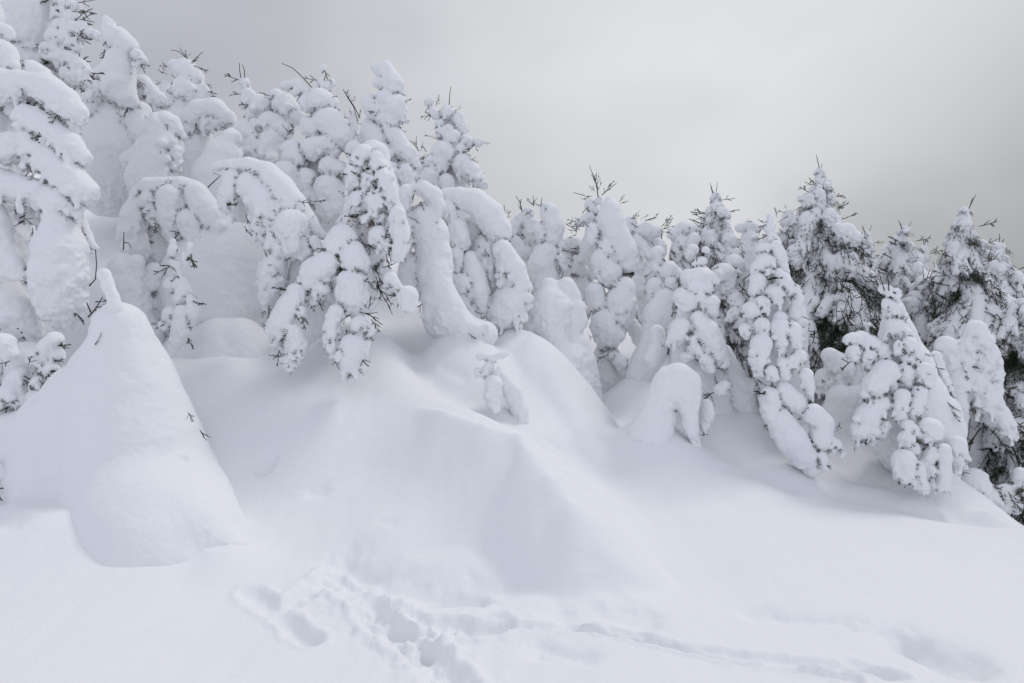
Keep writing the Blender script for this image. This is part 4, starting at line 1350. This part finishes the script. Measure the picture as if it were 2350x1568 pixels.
tree('snow_laden_spruce', 'dark-needled low spruce in the gap between the two white columns', 9.2, 5, [
    ([(640, 820, 60), (690, 810, 45)], {}), ([(700, 650, 30), (760, 620, 40)], dict(lump=.4)), ([(620, 1000, 60), (600, 1060, 60)], {}), ([(720, 940, 60), (700, 1020, 60)], {}), ([(680, 900, 110), (680, 1150, 150)], dict(d=.2))],
    lump=.5, finger=.4, sprigs=3, hand=[(610, 660, 20, 1.), (640, 680, 0, 1.), (620, 700, -20, .9), (620, 770, 10, .9), (640, 860, 10, 1.), (650, 890, -10, 1.1), (660, 910, 20, 1.), (740, 640, 160, .8), (740, 830, 20, .9)],
    twigs=[[(605, 655), (660, 690), (720, 705)], [(730, 800), (775, 775)]])

tree('snow_laden_spruce', 'tall thick white column of snow in the middle, a fir tip rising behind its head', 8.25, 5, [
    ([(960, 470, 36), (965, 550, 90), (970, 640, 115), (1010, 760, 118), (1060, 880, 118), (1110, 970, 85), (1170, 1020, 36)], dict(SM, big=.02)),
    ([(830, 700, 55), (820, 790, 52)], dict(lump=.1)), ([(940, 830, 80), (900, 960, 90), (960, 1060, 110), (1000, 1150, 70)], dict(lump=.08, big=.015)),
    ([(1000, 1080, 65), (1010, 1160, 52)], dict(SM, big=.006)), ([(840, 1210, 80), (860, 1310, 85)], dict(SM, big=.01)), ([(1080, 1180, 100), (1050, 1300, 130), (1030, 1400, 130)], dict(lump=.06)),
    ([(930, 130, 130), (960, 210, 130), (920, 280, 70)], dict(f=7, lump=.08)), ([(970, 385, 52)], dict(f=7)), ([(1050, 440, 75), (1090, 560, 30)], dict(f=7)), ([(940, 400, 110), (980, 560, 115), (1030, 700, 120), (1050, 800, 110)], dict(f=7, d=.1, lump=0)),
    ([(1130, 120, 55), (1180, 200, 60), (1200, 280, 45)], dict(f=7, d=.15, lump=0)), ([(760, 1380, 50), (740, 1450, 40)], dict(d=.1))],
    lump=.08, finger=.05, sprigs=.6, hand=[(840, 770, -10, .7), (740, 620, -60, .8), (1120, 1370, -20, .6), (790, 220, -60, .6, 7)],
    twigs=[[(845, 655), (910, 720), (915, 760)], [(915, 1180), (935, 1240), (912, 1310)]])

tree('small_spruce', 'bare dark fir tip with side shoots rising behind the tall white column', 8.6, 5, [
    ([(800, 490, 42), (830, 540, 40)], dict(lump=.4)), ([(880, 450, 25), (870, 480, 28)], {}), ([(790, 600, 40), (740, 640, 26)], dict(lump=.4)), ([(850, 600, 70), (860, 900, 130)], dict(d=.15))],
    sprigs=1, hand=[(865, 430, 95, 1.2), (855, 360, 100, 1.1), (870, 380, 60, .7), (845, 390, 140, .7), (900, 420, 45, 1.), (940, 370, 40, .9), (820, 430, 190, .8), (780, 450, 200, .6), (1040, 480, 60, .8), (1050, 490, 20, .7), (760, 640, 210, .8), (860, 300, 60, .6), (835, 300, 120, .6), (770, 560, 60, .6)],
    twigs=[[(875, 480), (862, 380), (845, 290), (815, 230), (798, 182)], [(850, 300), (856, 238)], [(900, 420), (960, 370), (1018, 325)], [(760, 425), (665, 402)], [(740, 570), (775, 525), (800, 560)]])

tree('snow_buried_tree', 'smooth double-headed snow mound in front of the two white columns', 7.65, 5, [
    ([(470, 1165, 72), (480, 1240, 100)], dict(SM, big=.01)), ([(610, 1160, 70), (650, 1250, 78)], dict(SM, big=.01)), ([(500, 1330, 170), (470, 1440, 185), (480, 1560, 180)], dict(lump=.05, finger=.03, big=.03, bil=.07)),
    ([(680, 1350, 80), (700, 1450, 90)], dict(SM, big=.01)), ([(660, 190, 62), (700, 300, 90), (760, 450, 100), (790, 640, 100), (820, 800, 90)], dict(SM, f=7, big=.012)),
    ([(440, 180, 110), (520, 300, 150), (600, 450, 190), (680, 640, 190), (720, 820, 170)], dict(lump=.05, finger=.03, f=7, big=.03, bil=.07)), ([(440, 270, 60), (480, 220, 40)], dict(f=7, lump=.2)), ([(630, 440, 50), (600, 470, 40)], dict(f=7, lump=.2))],
    sprigs=0, hand=[(440, 210, -60, .6, 7)], trunk=True)

tree('snow_laden_spruce', 'snow-hooded tree bowing over right of the tall white column, against the sky', 9.4, 5, [
    ([(1180, 720, 55), (1260, 710, 70), (1340, 720, 50)], dict(SM, big=.01)), ([(1180, 790, 60), (1240, 900, 70), (1250, 1050, 80)], {}), ([(1130, 640, 50), (1120, 690, 50)], dict(lump=.2)), ([(1320, 860, 100), (1250, 1250, 130)], dict(d=.2)), ([(1210, 1120, 50), (1190, 1200, 50)], dict(lump=.5, finger=.5))],
    lump=.3, finger=.4, sprigs=1.5, hand=[(1130, 610, 10, .9), (1150, 600, 30, .8), (1210, 620, 20, .8), (1260, 630, 20, .9), (1300, 620, 30, .9), (1380, 680, 40, 1.1), (1400, 700, 20, 1.1), (1420, 670, 60, 1.1), (1400, 720, -10, .9), (1210, 900, -80, .8), (1380, 780, 80, .8)],
    twigs=[[(1385, 780), (1390, 690)], [(1400, 700), (1450, 650), (1480, 605)], [(1335, 850), (1297, 795)], [(1250, 630), (1350, 600)]])

tree('snow_laden_spruce', 'small knobbly tree topped by a round snow button, left of the middle cluster gap', 8.1, 5, [
    ([(1350, 890, 58), (1360, 960, 44)], dict(lump=.08)), [(1340, 1020, 42)], ([(1450, 1040, 85), (1510, 1060, 50)], dict(lump=.2)), ([(1330, 1160, 72), (1310, 1250, 46), (1310, 1320, 20)], dict(lump=.08)), [(1450, 1130, 60)],
    ([(1400, 1260, 90), (1340, 1400, 110), (1310, 1540, 90)], dict(SM, big=.012)), ([(1280, 180, 60), (1300, 300, 100), (1260, 430, 120), (1220, 560, 130)], dict(SM, f=7, big=.012))],
    lump=.25, finger=.1, sprigs=.5, hand=[(1420, 880, 90, .5)])

tree('snow_laden_spruce', 'stout lumpy tree with three stacked snowballs on its tip and a long smooth skirt', 7.2, 5, [
    ([(1742, 866, 30), (1752, 870, 28)], dict(SM, big=.003)), ([(1715, 965, 44), (1690, 975, 40)], dict(lump=.05, big=.003)), ([(1650, 990, 20)], dict(big=.002)), ([(1745, 1045, 36)], {}), ([(1640, 870, 50), (1620, 910, 40)], dict(d=.4)),
    ([(1600, 1090, 70), (1690, 1080, 72), (1770, 1100, 60), (1830, 1135, 26)], dict(lump=.12)), ([(1650, 1170, 80), (1740, 1180, 75)], dict(lump=.08)), ([(1550, 1250, 75), (1610, 1290, 85)], dict(lump=.06)), ([(1700, 1260, 62), (1720, 1310, 50)], {}), ([(1790, 1300, 70), (1815, 1380, 46)], dict(lump=.05)),
    ([(1540, 170, 85), (1510, 240, 75), (1450, 300, 40)], dict(f=7, lump=.04)), ([(1680, 90, 60), (1740, 190, 105), (1810, 330, 100), (1880, 440, 72)], dict(f=7, lump=.05)), ([(1580, 410, 52), (1620, 400, 40)], dict(f=7, lump=.3)), ([(1650, 270, 46), (1640, 340, 42)], dict(f=7)), ([(1680, 340, 34), (1690, 390, 30)], dict(f=7)), ([(1740, 430, 55), (1780, 500, 46)], dict(f=7)),
    ([(1640, 50, 120), (1630, 250, 180), (1670, 450, 210), (1750, 650, 210), (1800, 850, 200)], dict(SM, f=7, d=.15)), ([(1880, 380, 90), (1920, 560, 130), (2010, 740, 140), (2090, 900, 120), (2150, 1000, 90)], dict(SM, f=7, d=.1)),
    ([(1860, 680, 60), (1900, 640, 50)], dict(f=7, finger=.4)), ([(1350, 200, 60), (1370, 300, 70), (1320, 420, 90)], dict(SM, f=7, d=.2))],
    lump=.28, finger=.15, tuft=.5, sprigs=.3, base=(1700, 1800), hand=[(1820, 560, -80, 1., 7), (1830, 600, -100, .9, 7), (1780, 690, -120, 1., 7), (1760, 720, -60, .9, 7), (1740, 730, -110, .9, 7), (1860, 670, 20, .8, 7), (1380, 290, -60, .6, 7)],
    twigs=[[(1690, 845), (1703, 795)], [(1672, 1010), (1672, 915)], ([(1835, 85), (1875, 88)], 7), ([(1840, 95), (1868, 68)], 7)])

tree('snow_buried_tree', 'mushroom-like snow dome with one hanging leg at the foot of the stout lumpy tree', 6.5, 7, [
    ([(1435, 610, 118), (1520, 580, 124), (1600, 620, 112)], dict(lump=.05, finger=.03, big=.02, bil=.07)), ([(1395, 690, 112), (1380, 800, 120), (1350, 900, 140), (1300, 1050, 190)], dict(lump=.04, finger=0, big=.03, bil=.07)), ([(1520, 680, 120), (1560, 760, 90)], dict(SM, big=.01)),
    ([(1610, 740, 95), (1610, 880, 72), (1630, 1000, 62), (1660, 1100, 42), (1685, 1140, 18)], dict(lump=0, finger=.05, big=.008)), ([(1750, 800, 55), (1750, 880, 58), (1730, 970, 40), (1700, 1040, 20)], dict(lump=.1, finger=.1, d=.15))],
    sprigs=0, hand=[(1700, 960, -80, .7), (1760, 690, -60, .8), (1690, 1050, 20, .6)])

pine('snowy_spruce', 'dark spruce with twiggy tip standing behind the stack of snowballs', 10.0, (1640, 440), (1650, 830), [(0, 12), (.12, 46), (.3, 77), (.5, 105), (1, 132)], seed=5, needles=1.0)
tree('snow_laden_spruce', 'rounded snow-hooded bush against the sky left of the twiggy dark spruce', 9.6, 5, [
    ([(1480, 740, 50), (1560, 690, 55), (1640, 690, 40)], dict(lump=.2)), ([(1540, 800, 60), (1510, 900, 60)], {}), ([(1640, 780, 60), (1600, 880, 62)], {}), ([(1560, 900, 110), (1560, 1100, 150)], dict(d=.2))], lump=.35, finger=.4, sprigs=2, hand=[(1520, 800, -60, 1.), (1570, 960, -30, 1.), (1450, 900, -80, 1.1), (1460, 860, -70, 1.)])
tree('small_spruce', 'low snowy bush tops in the skyline gap left of the tallest right-hand spruce', 10.6, 6, [
    ([(20, 690, 40), (110, 680, 50), (160, 700, 36)], dict(lump=.2)), ([(100, 760, 60), (60, 900, 90), (80, 1200, 160)], {})], lump=.4, finger=.5, sprigs=2.5, hand=[(60, 640, 10, .8), (220, 650, 30, 1.), (200, 700, -30, .9), (100, 740, -80, 1.), (80, 860, -80, 1.2)])

pine('snowy_spruce', 'tallest spruce of the right side, layered with clumpy snow to a twiggy tip', 9.2, (1880, 385), (1910, 1040), [(0, 12), (.08, 34), (.16, 60), (.25, 90), (.5, 144), (.75, 190), (1, 218)], seed=9, bare=.3, needles=1.0, lev=.15, per=7)
tree('snow_laden_spruce', 'small dense needle clump pressed against the left side of the tallest right-hand spruce', 9.7, 6, [
    ([(420, 570, 40), (400, 640, 50)], dict(lump=.4)), ([(390, 740, 60), (370, 820, 60), (330, 760, 40)], {}), ([(400, 850, 100), (380, 1100, 150)], dict(d=.2))], lump=.4, finger=.4, sprigs=3,
    hand=[(320, 600, 100, 1.), (330, 640, 20, 1.), (300, 650, 170, .9), (340, 700, -40, 1.1), (410, 700, -30, 1.1), (460, 640, 10, .9), (420, 760, -30, 1.), (220, 650, 160, .8), (400, 540, 110, .6)])

tree('snow_laden_spruce', 'bright lumpy spruce with a white finger tip, in front of the tallest right-hand spruce', 7.0, 6, [
    ([(266, 585, 16), (268, 640, 26)], dict(big=.003)), ([(255, 690, 42), (285, 670, 34)], dict(big=.004)), ([(265, 740, 26), (268, 790, 26)], dict(big=.003)), ([(200, 840, 42), (240, 850, 42)], {}), ([(310, 840, 52), (350, 920, 50), (380, 1010, 34)], dict(lump=.05)),
    ([(220, 970, 70), (170, 1020, 55), (140, 1050, 36)], dict(lump=.15)), ([(270, 960, 42), (240, 1050, 60)], {}), ([(170, 1120, 72), (140, 1200, 50)], dict(lump=.12)), ([(330, 1060, 50), (370, 1130, 70), (420, 1190, 65)], dict(lump=.05)), ([(300, 1220, 80), (310, 1290, 60)], dict(lump=.08)), ([(480, 1180, 36), (495, 1270, 42), (470, 1390, 55), (440, 1430, 30)], dict(lump=.06)),
    ([(110, 1360, 78), (170, 1410, 50)], dict(lump=.08)), ([(200, 1300, 62), (230, 1360, 40)], {}), ([(60, 1510, 42), (80, 1560, 30)], {}), ([(350, 1430, 62), (330, 1520, 75)], dict(lump=.08)), ([(430, 1500, 62), (470, 1580, 50)], dict(lump=.08)), ([(200, 1480, 60), (200, 1560, 50)], {}),
    ([(290, 140, 68), (290, 220, 52), (300, 300, 34)], dict(f=8, lump=.12)), ([(160, 250, 70), (140, 350, 66), (150, 440, 36)], dict(f=8, lump=.12)), ([(380, 160, 58), (400, 260, 40), (380, 290, 22)], dict(f=8, lump=.1)), ([(300, 380, 45), (320, 460, 50)], dict(f=8)), ([(420, 330, 50), (360, 380, 45)], dict(f=8)), ([(460, 460, 55), (485, 540, 40), (495, 620, 22)], dict(f=8, lump=.05)), ([(230, 430, 40), (240, 470, 30)], dict(f=8)),
    ([(320, 570, 66), (390, 640, 72), (430, 690, 50)], dict(f=8, lump=.08)), ([(220, 600, 66), (230, 720, 70)], dict(f=8, lump=.0)), ([(280, 760, 90), (360, 880, 105), (450, 1000, 90), (500, 1080, 60)], dict(SM, f=8, big=.012)),
    ([(510, 720, 75), (570, 780, 72), (560, 880, 80)], dict(SM, f=8, big=.01)), ([(600, 900, 50), (660, 930, 42), (700, 985, 22)], dict(f=8, lump=.4, finger=.4)), ([(560, 1000, 40), (580, 1080, 40)], dict(f=8, lump=.5, finger=.5)),
    ([(280, 800, 60), (290, 1050, 120), (290, 1300, 170), (300, 1500, 190)], dict(SM, d=.16)), ([(270, 100, 190), (290, 400, 170), (320, 700, 140)], dict(SM, f=8, d=.16)), ([(-40, 480, 55), (60, 540, 60), (130, 520, 40)], dict(f=8, d=.2, lump=.1))],
    lump=.3, finger=.2, tuft=.8, sprigs=.3, base=(360, 2400), hand=[(130, 470, -60, .9, 8), (140, 490, -100, .8, 8), (300, 660, -70, .8, 8), (170, 790, -40, .7, 8), (440, 850, -80, .6, 8), (550, 1070, -60, .9, 8), (430, 370, -30, .5, 8), (230, 1150, -30, .7), (100, 1270, 90, .4), (450, 1430, -60, .6), (320, 485, 30, .6, 8)],
    twigs=[([(180, 800), (210, 790), (222, 795)], 8)])

pine('snowy_spruce', 'shadowed middle-height spruce filling the hollow behind the fingered front right spruce', 8.1, (1985, 740), (1990, 1060), [(0, 30), (.2, 66), (.5, 102), (1, 132)], seed=71, needles=1.0, per=7)
pine('small_spruce', 'slim dark spruce low on the skyline, right of the tallest spruce', 11.5, (1990, 530), (1995, 860), [(0, 8), (.2, 36), (.5, 62), (1, 90)], seed=14, needles=1.0, lev=.13)
pine('snowy_spruce', 'mid-height spruce with a sprouting dark tip between the two tallest right-hand spruces', 10.4, (2072, 520), (2080, 930), [(0, 16), (.12, 46), (.25, 84), (.5, 126), (1, 168)], seed=21, needles=1.0)
pine('small_spruce', 'nearly bare greenish sapling tip just left of the far right spruce', 10.6, (2120, 560), (2118, 880), [(0, 6), (.2, 26), (.5, 40), (1, 60)], seed=33, needles=1.0, lev=.16, per=5)
pine('snowy_spruce', 'large dark-hearted spruce near the right edge with drooping layered boughs', 8.4, (2214, 475), (2240, 1130), [(0, 14), (.08, 45), (.18, 82), (.3, 110), (.5, 156), (.75, 200), (1, 225)], seed=40, bare=.32, needles=1.0, lev=.15, per=7)
pine('snowy_spruce', 'spruce at the right edge with two bare shoots and a ragged flat top', 9.2, (2290, 560), (2330, 1180), [(0, 22), (.08, 65), (.2, 90), (.5, 131), (1, 188)], seed=52, bare=.32, needles=1.0, per=7)
pine('snowy_spruce', 'dark low spruce in the hollow at the lower right edge', 7.6, (2340, 880), (2370, 1330), [(0, 40), (.3, 91), (.6, 124), (1, 156)], seed=61, needles=1.0, lev=.14, per=7)
pine('snowy_spruce', 'distant frosted spruce cut by the right edge of the picture', 12.0, (2352, 640), (2370, 900), [(0, 10), (.3, 35), (1, 80)], seed=66, needles=.8, per=5)

pine('snowy_spruce', 'broad dusky spruce filling the gap behind the fingered front right spruce', 8.9, (2120, 640), (2125, 1080), [(0, 22), (.15, 60), (.4, 105), (1, 150)], seed=91, needles=1.0, per=7, bare=.3)
pine('snowy_spruce', 'dusky drooping spruce whose right half is cut by the right edge', 7.9, (2335, 690), (2345, 1200), [(0, 26), (.15, 70), (.4, 110), (1, 150)], seed=92, needles=1.0, per=7, bare=.3)
for q, (tx, ty, bx, by, yy, lb) in enumerate([
        (1735, 545, 1740, 860, 11.6, 'far frosted spruce low on the skyline just left of the white finger tip'),
        (1955, 590, 1950, 880, 12.2, 'far frosted spruce half hidden at the right shoulder of the tallest spruce'),
        (2150, 610, 2150, 930, 11.8, 'far frosted spruce in the notch left of the large dark-hearted spruce'),
        (2262, 600, 2262, 940, 11.4, 'far frosted spruce between the large dark-hearted spruce and the right edge'),
        (1470, 520, 1470, 800, 12.0, 'far frosted spruce just right of the tall white column on the skyline')]):
    pine('distant_spruce', lb, yy, (tx, ty), (bx, by), [(0, 10), (.15, 34), (.4, 62), (1, 95)], seed=80 + q, needles=1.0, per=6, lev=.18, twigs=2, group='far spruces along the skyline')

tree('snow_laden_spruce', 'front spruce at lower right, fingers of snow hanging all down its sides', 6.7, 8, [
    ([(980, -130, 22), (1060, -90, 36), (1040, -20, 36)], {}), ([(1010, -20, 40), (1060, 20, 50), (1100, 60, 45)], {}), ([(1060, 130, 68), (1110, 180, 60), (1160, 220, 40)], dict(finger=.6)),
    ([(750, 215, 34), (830, 205, 42), (900, 250, 52), (970, 290, 55), (1010, 350, 36)], dict(finger=.9)), ([(780, 290, 40), (790, 350, 22)], {}), ([(890, 330, 50), (890, 410, 36), (880, 460, 24)], dict(finger=.4)), ([(980, 390, 28), (975, 420, 18)], {}),
    ([(1150, 260, 62), (1200, 320, 50)], dict(finger=.4)), ([(1080, 240, 24), (1078, 310, 18)], {}), ([(1180, 400, 46), (1150, 350, 44)], {}), ([(1130, 450, 74), (1160, 510, 50)], dict(lump=.05, finger=.2)),
    ([(1000, 440, 90), (920, 530, 80), (870, 580, 45)], dict(lump=.1, finger=.3)), ([(950, 650, 80), (880, 740, 90), (840, 830, 80), (830, 900, 30)], dict(lump=.08, finger=.35)), ([(910, 830, 40), (900, 910, 20)], dict(finger=.6)), ([(990, 790, 40), (970, 850, 28)], dict(finger=.4)),
    ([(1260, 430, 60), (1280, 500, 50)], dict(finger=.4)), ([(1230, 570, 50), (1190, 670, 56), (1180, 740, 36)], dict(lump=.12)), ([(1110, 600, 56), (1090, 690, 50), (1110, 760, 36)], dict(lump=.15, finger=.2)),
    ([(1280, 580, 70), (1370, 700, 115), (1430, 830, 100), (1460, 900, 70)], dict(SM, big=.01, d=.05)), ([(1470, 930, 70), (1490, 1020, 56), (1470, 1110, 24)], dict(lump=.15, finger=.4)), ([(1290, 830, 90), (1270, 900, 60)], dict(lump=.15)),
    ([(1150, 800, 46), (1210, 860, 42)], {}), ([(1140, 880, 56), (1150, 940, 36), (1155, 990, 22)], {}), ([(1190, 930, 30), (1195, 970, 20)], {}), ([(1310, 980, 50), (1250, 1060, 36), (1230, 1080, 26)], {}), ([(1300, 1090, 46), (1310, 1120, 40)], dict(lump=.5)), ([(1310, 1180, 20), (1310, 1200, 18)], {}), ([(1390, 960, 44), (1390, 1100, 44), (1380, 1200, 50)], dict(lump=0)),
    ([(1120, 1030, 76), (1130, 1120, 70), (1150, 1180, 30)], dict(lump=.05, finger=.1)), ([(1210, 1080, 50), (1220, 1180, 54), (1260, 1230, 34)], dict(lump=.15, finger=.1)),
    ([(1050, 0, 60), (1080, 200, 120), (1110, 400, 180), (1150, 650, 240), (1210, 900, 260), (1270, 1100, 200)], dict(SM, d=.18)), ([(1330, 330, 40), (1360, 470, 55), (1390, 600, 60)], dict(lump=.4, finger=.5, d=.15))],
    lump=.4, finger=.4, tuft=.8, sprigs=.3, base=(1230, 1300), hand=[(1400, 620, -60, 1.2), (1430, 680, -65, 1.1), (830, 920, 20, .6), (790, 930, -90, .5), (1250, 300, -40, .8), (1330, 400, -30, .8), (1020, 560, -60, .8), (940, 570, -80, .9), (690, 770, -90, .8), (1500, 1100, -30, .7), (1060, 560, -80, .8)],
    twigs=[[(990, -110), (975, -160), (960, -205)], [(1020, -110), (1015, -180), (1002, -230)], [(1030, -80), (1090, -110)], [(1040, -75), (1110, -95)]])

tree('snow_buried_tree', 'smooth rounded snow hump behind the hanging fingers of the front right spruce', 7.8, 8, [
    ([(700, 620, 100), (690, 720, 110), (700, 880, 140)], dict(SM, big=.012)), ([(800, 560, 40), (800, 640, 50)], dict(lump=.1)), ([(620, 330, 60), (690, 390, 85), (730, 470, 75), (620, 520, 36)], dict(lump=.3, finger=.5, d=.2)), ([(580, 470, 60), (560, 560, 40)], dict(lump=.4, finger=.4, d=.3))], sprigs=2, hand=[(660, 800, -70, 1.), (690, 830, -80, 1.), (640, 850, -60, .9)])
tree('snow_buried_tree', 'smooth tongue of snow hanging beside the large dark-hearted spruce', 7.3, 8, [
    ([(1470, 420, 55), (1460, 520, 80), (1460, 650, 78), (1480, 770, 60), (1510, 860, 30)], dict(lump=0, finger=.1, rough=.016, big=.012)), ([(1400, 260, 70), (1420, 350, 56), (1400, 410, 30)], dict(lump=.4, finger=.4)), ([(1540, 270, 72), (1530, 350, 66), (1500, 380, 36)], dict(lump=.4, finger=.4)), ([(1590, 480, 62), (1680, 620, 82), (1750, 740, 80), (1820, 850, 62)], dict(lump=.4, finger=.6)), ([(1600, 160, 70), (1680, 320, 76), (1720, 450, 60), (1740, 540, 30)], dict(lump=.4, finger=.5))], sprigs=2, base=(1520, 1080))
tree('snow_buried_tree', 'shaded snow-covered bush in the hollow under the right-hand spruces', 6.9, 8, [
    ([(1590, 1170, 90), (1660, 1270, 85), (1740, 1350, 70)], dict(lump=.2, finger=.2, big=.02)), ([(1800, 1240, 55), (1850, 1330, 60)], dict(lump=.5, finger=.6)), ([(1900, 1120, 45), (1930, 1220, 55)], dict(lump=.5, finger=.6))], sprigs=5, tuft=4, hand=[(1820, 1240, -60, 1.2), (1860, 1270, 40, 1.2), (1840, 1300, -20, 1.2), (1900, 1260, 60, 1.2), (1880, 1330, -60, 1.2), (1890, 1300, 20, 1.2)])

# ------------------------------------------------------------------ left foreground and the small ones on the drift
tree('snow_buried_tree', 'smooth cone-shaped snow-buried tree in the left foreground with a finger of snow on top', 4.75, 3, [
    ([(700, 470, 44), (725, 540, 40), (755, 620, 40), (775, 690, 50)], dict(SM, big=.004, rough=.012, d=-.1, solo=True)),
    ([(825, 815, 156), (828, 900, 166), (830, 975, 182), (835, 1080, 255, .05), (835, 1180, 305, 0.05), (840, 1300, 325, .05), (850, 1420, 350, .05), (880, 1560, 415, .05), (910, 1760, 455, .05), (960, 2000, 525, .0), (1010, 2180, 560, -.15), (1060, 2330, 560, -.35), (1080, 2450, 560, -.45)],
     dict(SM, big=.02, rough=.005, k=.2, d=0)),
    ([(740, 990, 80), (620, 1110, 130, .05), (540, 1290, 220, .1), (490, 1520, 340, .15), (430, 1900, 480, .1), (400, 2200, 520, .05)], dict(SM, big=.02, rough=.005, d=0)),
    ([(300, 1560, 190, .1), (120, 1660, 280, .2), (-150, 1750, 350, .3)], dict(SM, big=.02, rough=.005, d=0)), ([(770, 760, 76), (700, 780, 56), (672, 815, 28)], dict(SM, big=.006, d=0)),
    ([(1230, 2060, 150, -.45), (1330, 2180, 150, -.55), (1450, 2270, 120, -.55), (1560, 2320, 90, -.5)], dict(SM, big=.03, rough=.03, bil=.06, d=0))],
    kk=.10, vox=.017, tuft=0,
    sprigs=0, base=(800, 2300), hand=[(680, 860, -100, .6, 3, .2)], twigs=[[(740, 690), (680, 685), (640, 690)], [(590, 755), (640, 700), (688, 620)], [(610, 725), (580, 655)], [(715, 712), (635, 710)]])
tree('snow_laden_sapling', 'thin sapling of stacked snow knobs right of the left foreground cone', 6.0, 3, [
    ([(1160, 250, 24)], dict(big=.003)), ([(1165, 315, 44)], dict(lump=.3, big=.004)), ([(1150, 385, 30), (1190, 400, 24)], dict(lump=.3)), ([(1190, 430, 26), (1185, 480, 30)], {}), ([(1150, 530, 50), (1160, 570, 36)], dict(lump=.1)), ([(1210, 520, 44), (1240, 580, 46), (1200, 640, 46)], dict(lump=.1)),
    ([(1275, 640, 36), (1290, 720, 56), (1280, 780, 40)], dict(lump=.05)), ([(1150, 740, 62), (1190, 790, 52)], dict(lump=.1)), ([(1085, 805, 26), (1120, 820, 26)], dict(big=.003)), ([(1215, 720, 50), (1210, 850, 56), (1180, 940, 42), (1140, 1000, 36)], {}), ([(1240, 330, 20), (1260, 390, 24)], dict(lump=.4)), ([(1275, 270, 22), (1280, 310, 20)], {})],
    lump=.15, finger=.12, sprigs=.5, hand=[(1180, 330, 60, .5), (1150, 410, -60, .5), (1245, 350, -30, .6), (1260, 830, -90, 1.), (1260, 880, -80, .9)], base=(1180, 1100))
tree('snow_buried_tree', 'leaning snow-smothered sapling with a bare twig, behind the finger-topped cone', 6.4, 3, [
    ([(830, 370, 50), (830, 450, 105), (850, 560, 130), (880, 680, 130), (930, 800, 110), (1000, 900, 100)], dict(lump=.04, rough=.016, big=.012)), ([(920, 380, 50), (920, 460, 40)], dict(lump=.05)), ([(1040, 450, 62), (1020, 520, 70)], dict(SM, d=.15, big=.01)), ([(1060, 680, 70), (1060, 860, 80)], dict(SM, d=.2, big=.01))],
    sprigs=.3, twigs=[[(828, 305), (832, 180)], [(832, 255), (865, 258), (880, 292)]])
tree('snow_laden_bush', 'low clumpy snow-covered bush at the left edge beside the foreground cone', 5.05, 3, [
    ([(370, 910, 62), (330, 960, 70), (390, 1010, 50)], dict(lump=.05)), ([(250, 1030, 66), (280, 1080, 50)], {}), ([(330, 1110, 50), (350, 1090, 40)], {}), ([(130, 1140, 60), (100, 1200, 70)], dict(lump=.1)), ([(250, 1190, 46), (260, 1220, 30)], {}), ([(90, 1270, 90), (150, 1310, 60)], dict(lump=.1)), ([(230, 1290, 50), (280, 1280, 30)], {}), ([(20, 950, 90), (60, 1000, 60)], dict(lump=.08, finger=.2)), ([(0, 1270, 50), (20, 1310, 40)], {}), ([(180, 1050, 130), (150, 1250, 130)], dict(SM, d=.25)), ([(-60, 1000, 150), (-60, 1300, 150)], dict(SM, d=.2))],
    lump=.3, finger=.25, sprigs=1.2, cat='bush', hand=[(190, 1080, 60, .7), (70, 1050, 200, .9), (260, 1170, -60, .8), (200, 1210, -70, .9), (300, 1230, -80, .8), (360, 1060, 20, .7)])
tree('snow_laden_bush', 'scrap of snowy bush poking in at the left edge low down', 4.4, 0, [
    ([(-20, 1075, 22), (0, 1090, 14)], dict(lump=.4)), ([(-30, 1100, 26)], dict(lump=.4))], cat='bush', sprigs=2, trunk=False)
tree('snow_buried_tree', 'broad smooth snow-buried hump under the long bent arch', 7.0, 3, [
    ([(1560, 190, 130), (1540, 330, 230), (1480, 500, 300), (1450, 700, 340), (1500, 900, 330)], dict(SM, big=.03, vox=.026)), ([(1650, 260, 90), (1680, 450, 150), (1650, 650, 190)], dict(SM, d=-.1, big=.02))], sprigs=0, k=.6)
tree('snow_buried_tree', 'low rounded snow boulder-like hump below the broad smooth one', 6.45, 3, [
    ([(1340, 970, 130), (1480, 930, 160), (1620, 915, 145), (1690, 960, 120)], dict(SM, big=.02, rough=.014)), ([(1300, 1120, 250), (1500, 1130, 270), (1650, 1100, 220)], dict(SM, big=.02))], sprigs=0, kk=.2)
tree('snow_laden_sapling', 'tiny snow-coated seedling shaped like two ears on a head, on the central drift', 6.02, 4, [
    ([(1790, 1030, 22), (1730, 1015, 24), (1700, 1010, 12)], dict(big=.003)), ([(1790, 1030, 22), (1850, 1010, 20), (1890, 1000, 13)], dict(big=.003)), ([(1770, 1090, 38), (1750, 1130, 40)], dict(lump=.1, big=.004)), ([(1690, 1120, 28), (1720, 1140, 26)], dict(lump=.1, big=.003)), ([(1835, 1100, 18), (1830, 1130, 18)], dict(big=.003)),
    ([(1800, 1200, 62), (1790, 1270, 55), (1800, 1340, 36), (1810, 1370, 20)], dict(lump=.12, big=.008)), ([(1860, 1180, 60), (1930, 1260, 60), (1980, 1380, 52), (2000, 1460, 40), (2020, 1520, 16)], dict(SM, big=.008, d=.1))],
    lump=.05, finger=.02, sprigs=0, cat='sapling', base=(1830, 1380), k=.5)
tree('needle_twig', 'two small dark needle tips sticking out of the right flank of the foreground cone', 4.75, 3, [], cat='twig', trunk=False, sprigs=0, hand=[(1262, 1395, -55, .55), (1270, 1400, -60, .5), (1340, 1510, -58, .65), (1345, 1520, -50, .6)])
print('TRIS', TRIS[0], 'objects', len(bpy.data.objects))
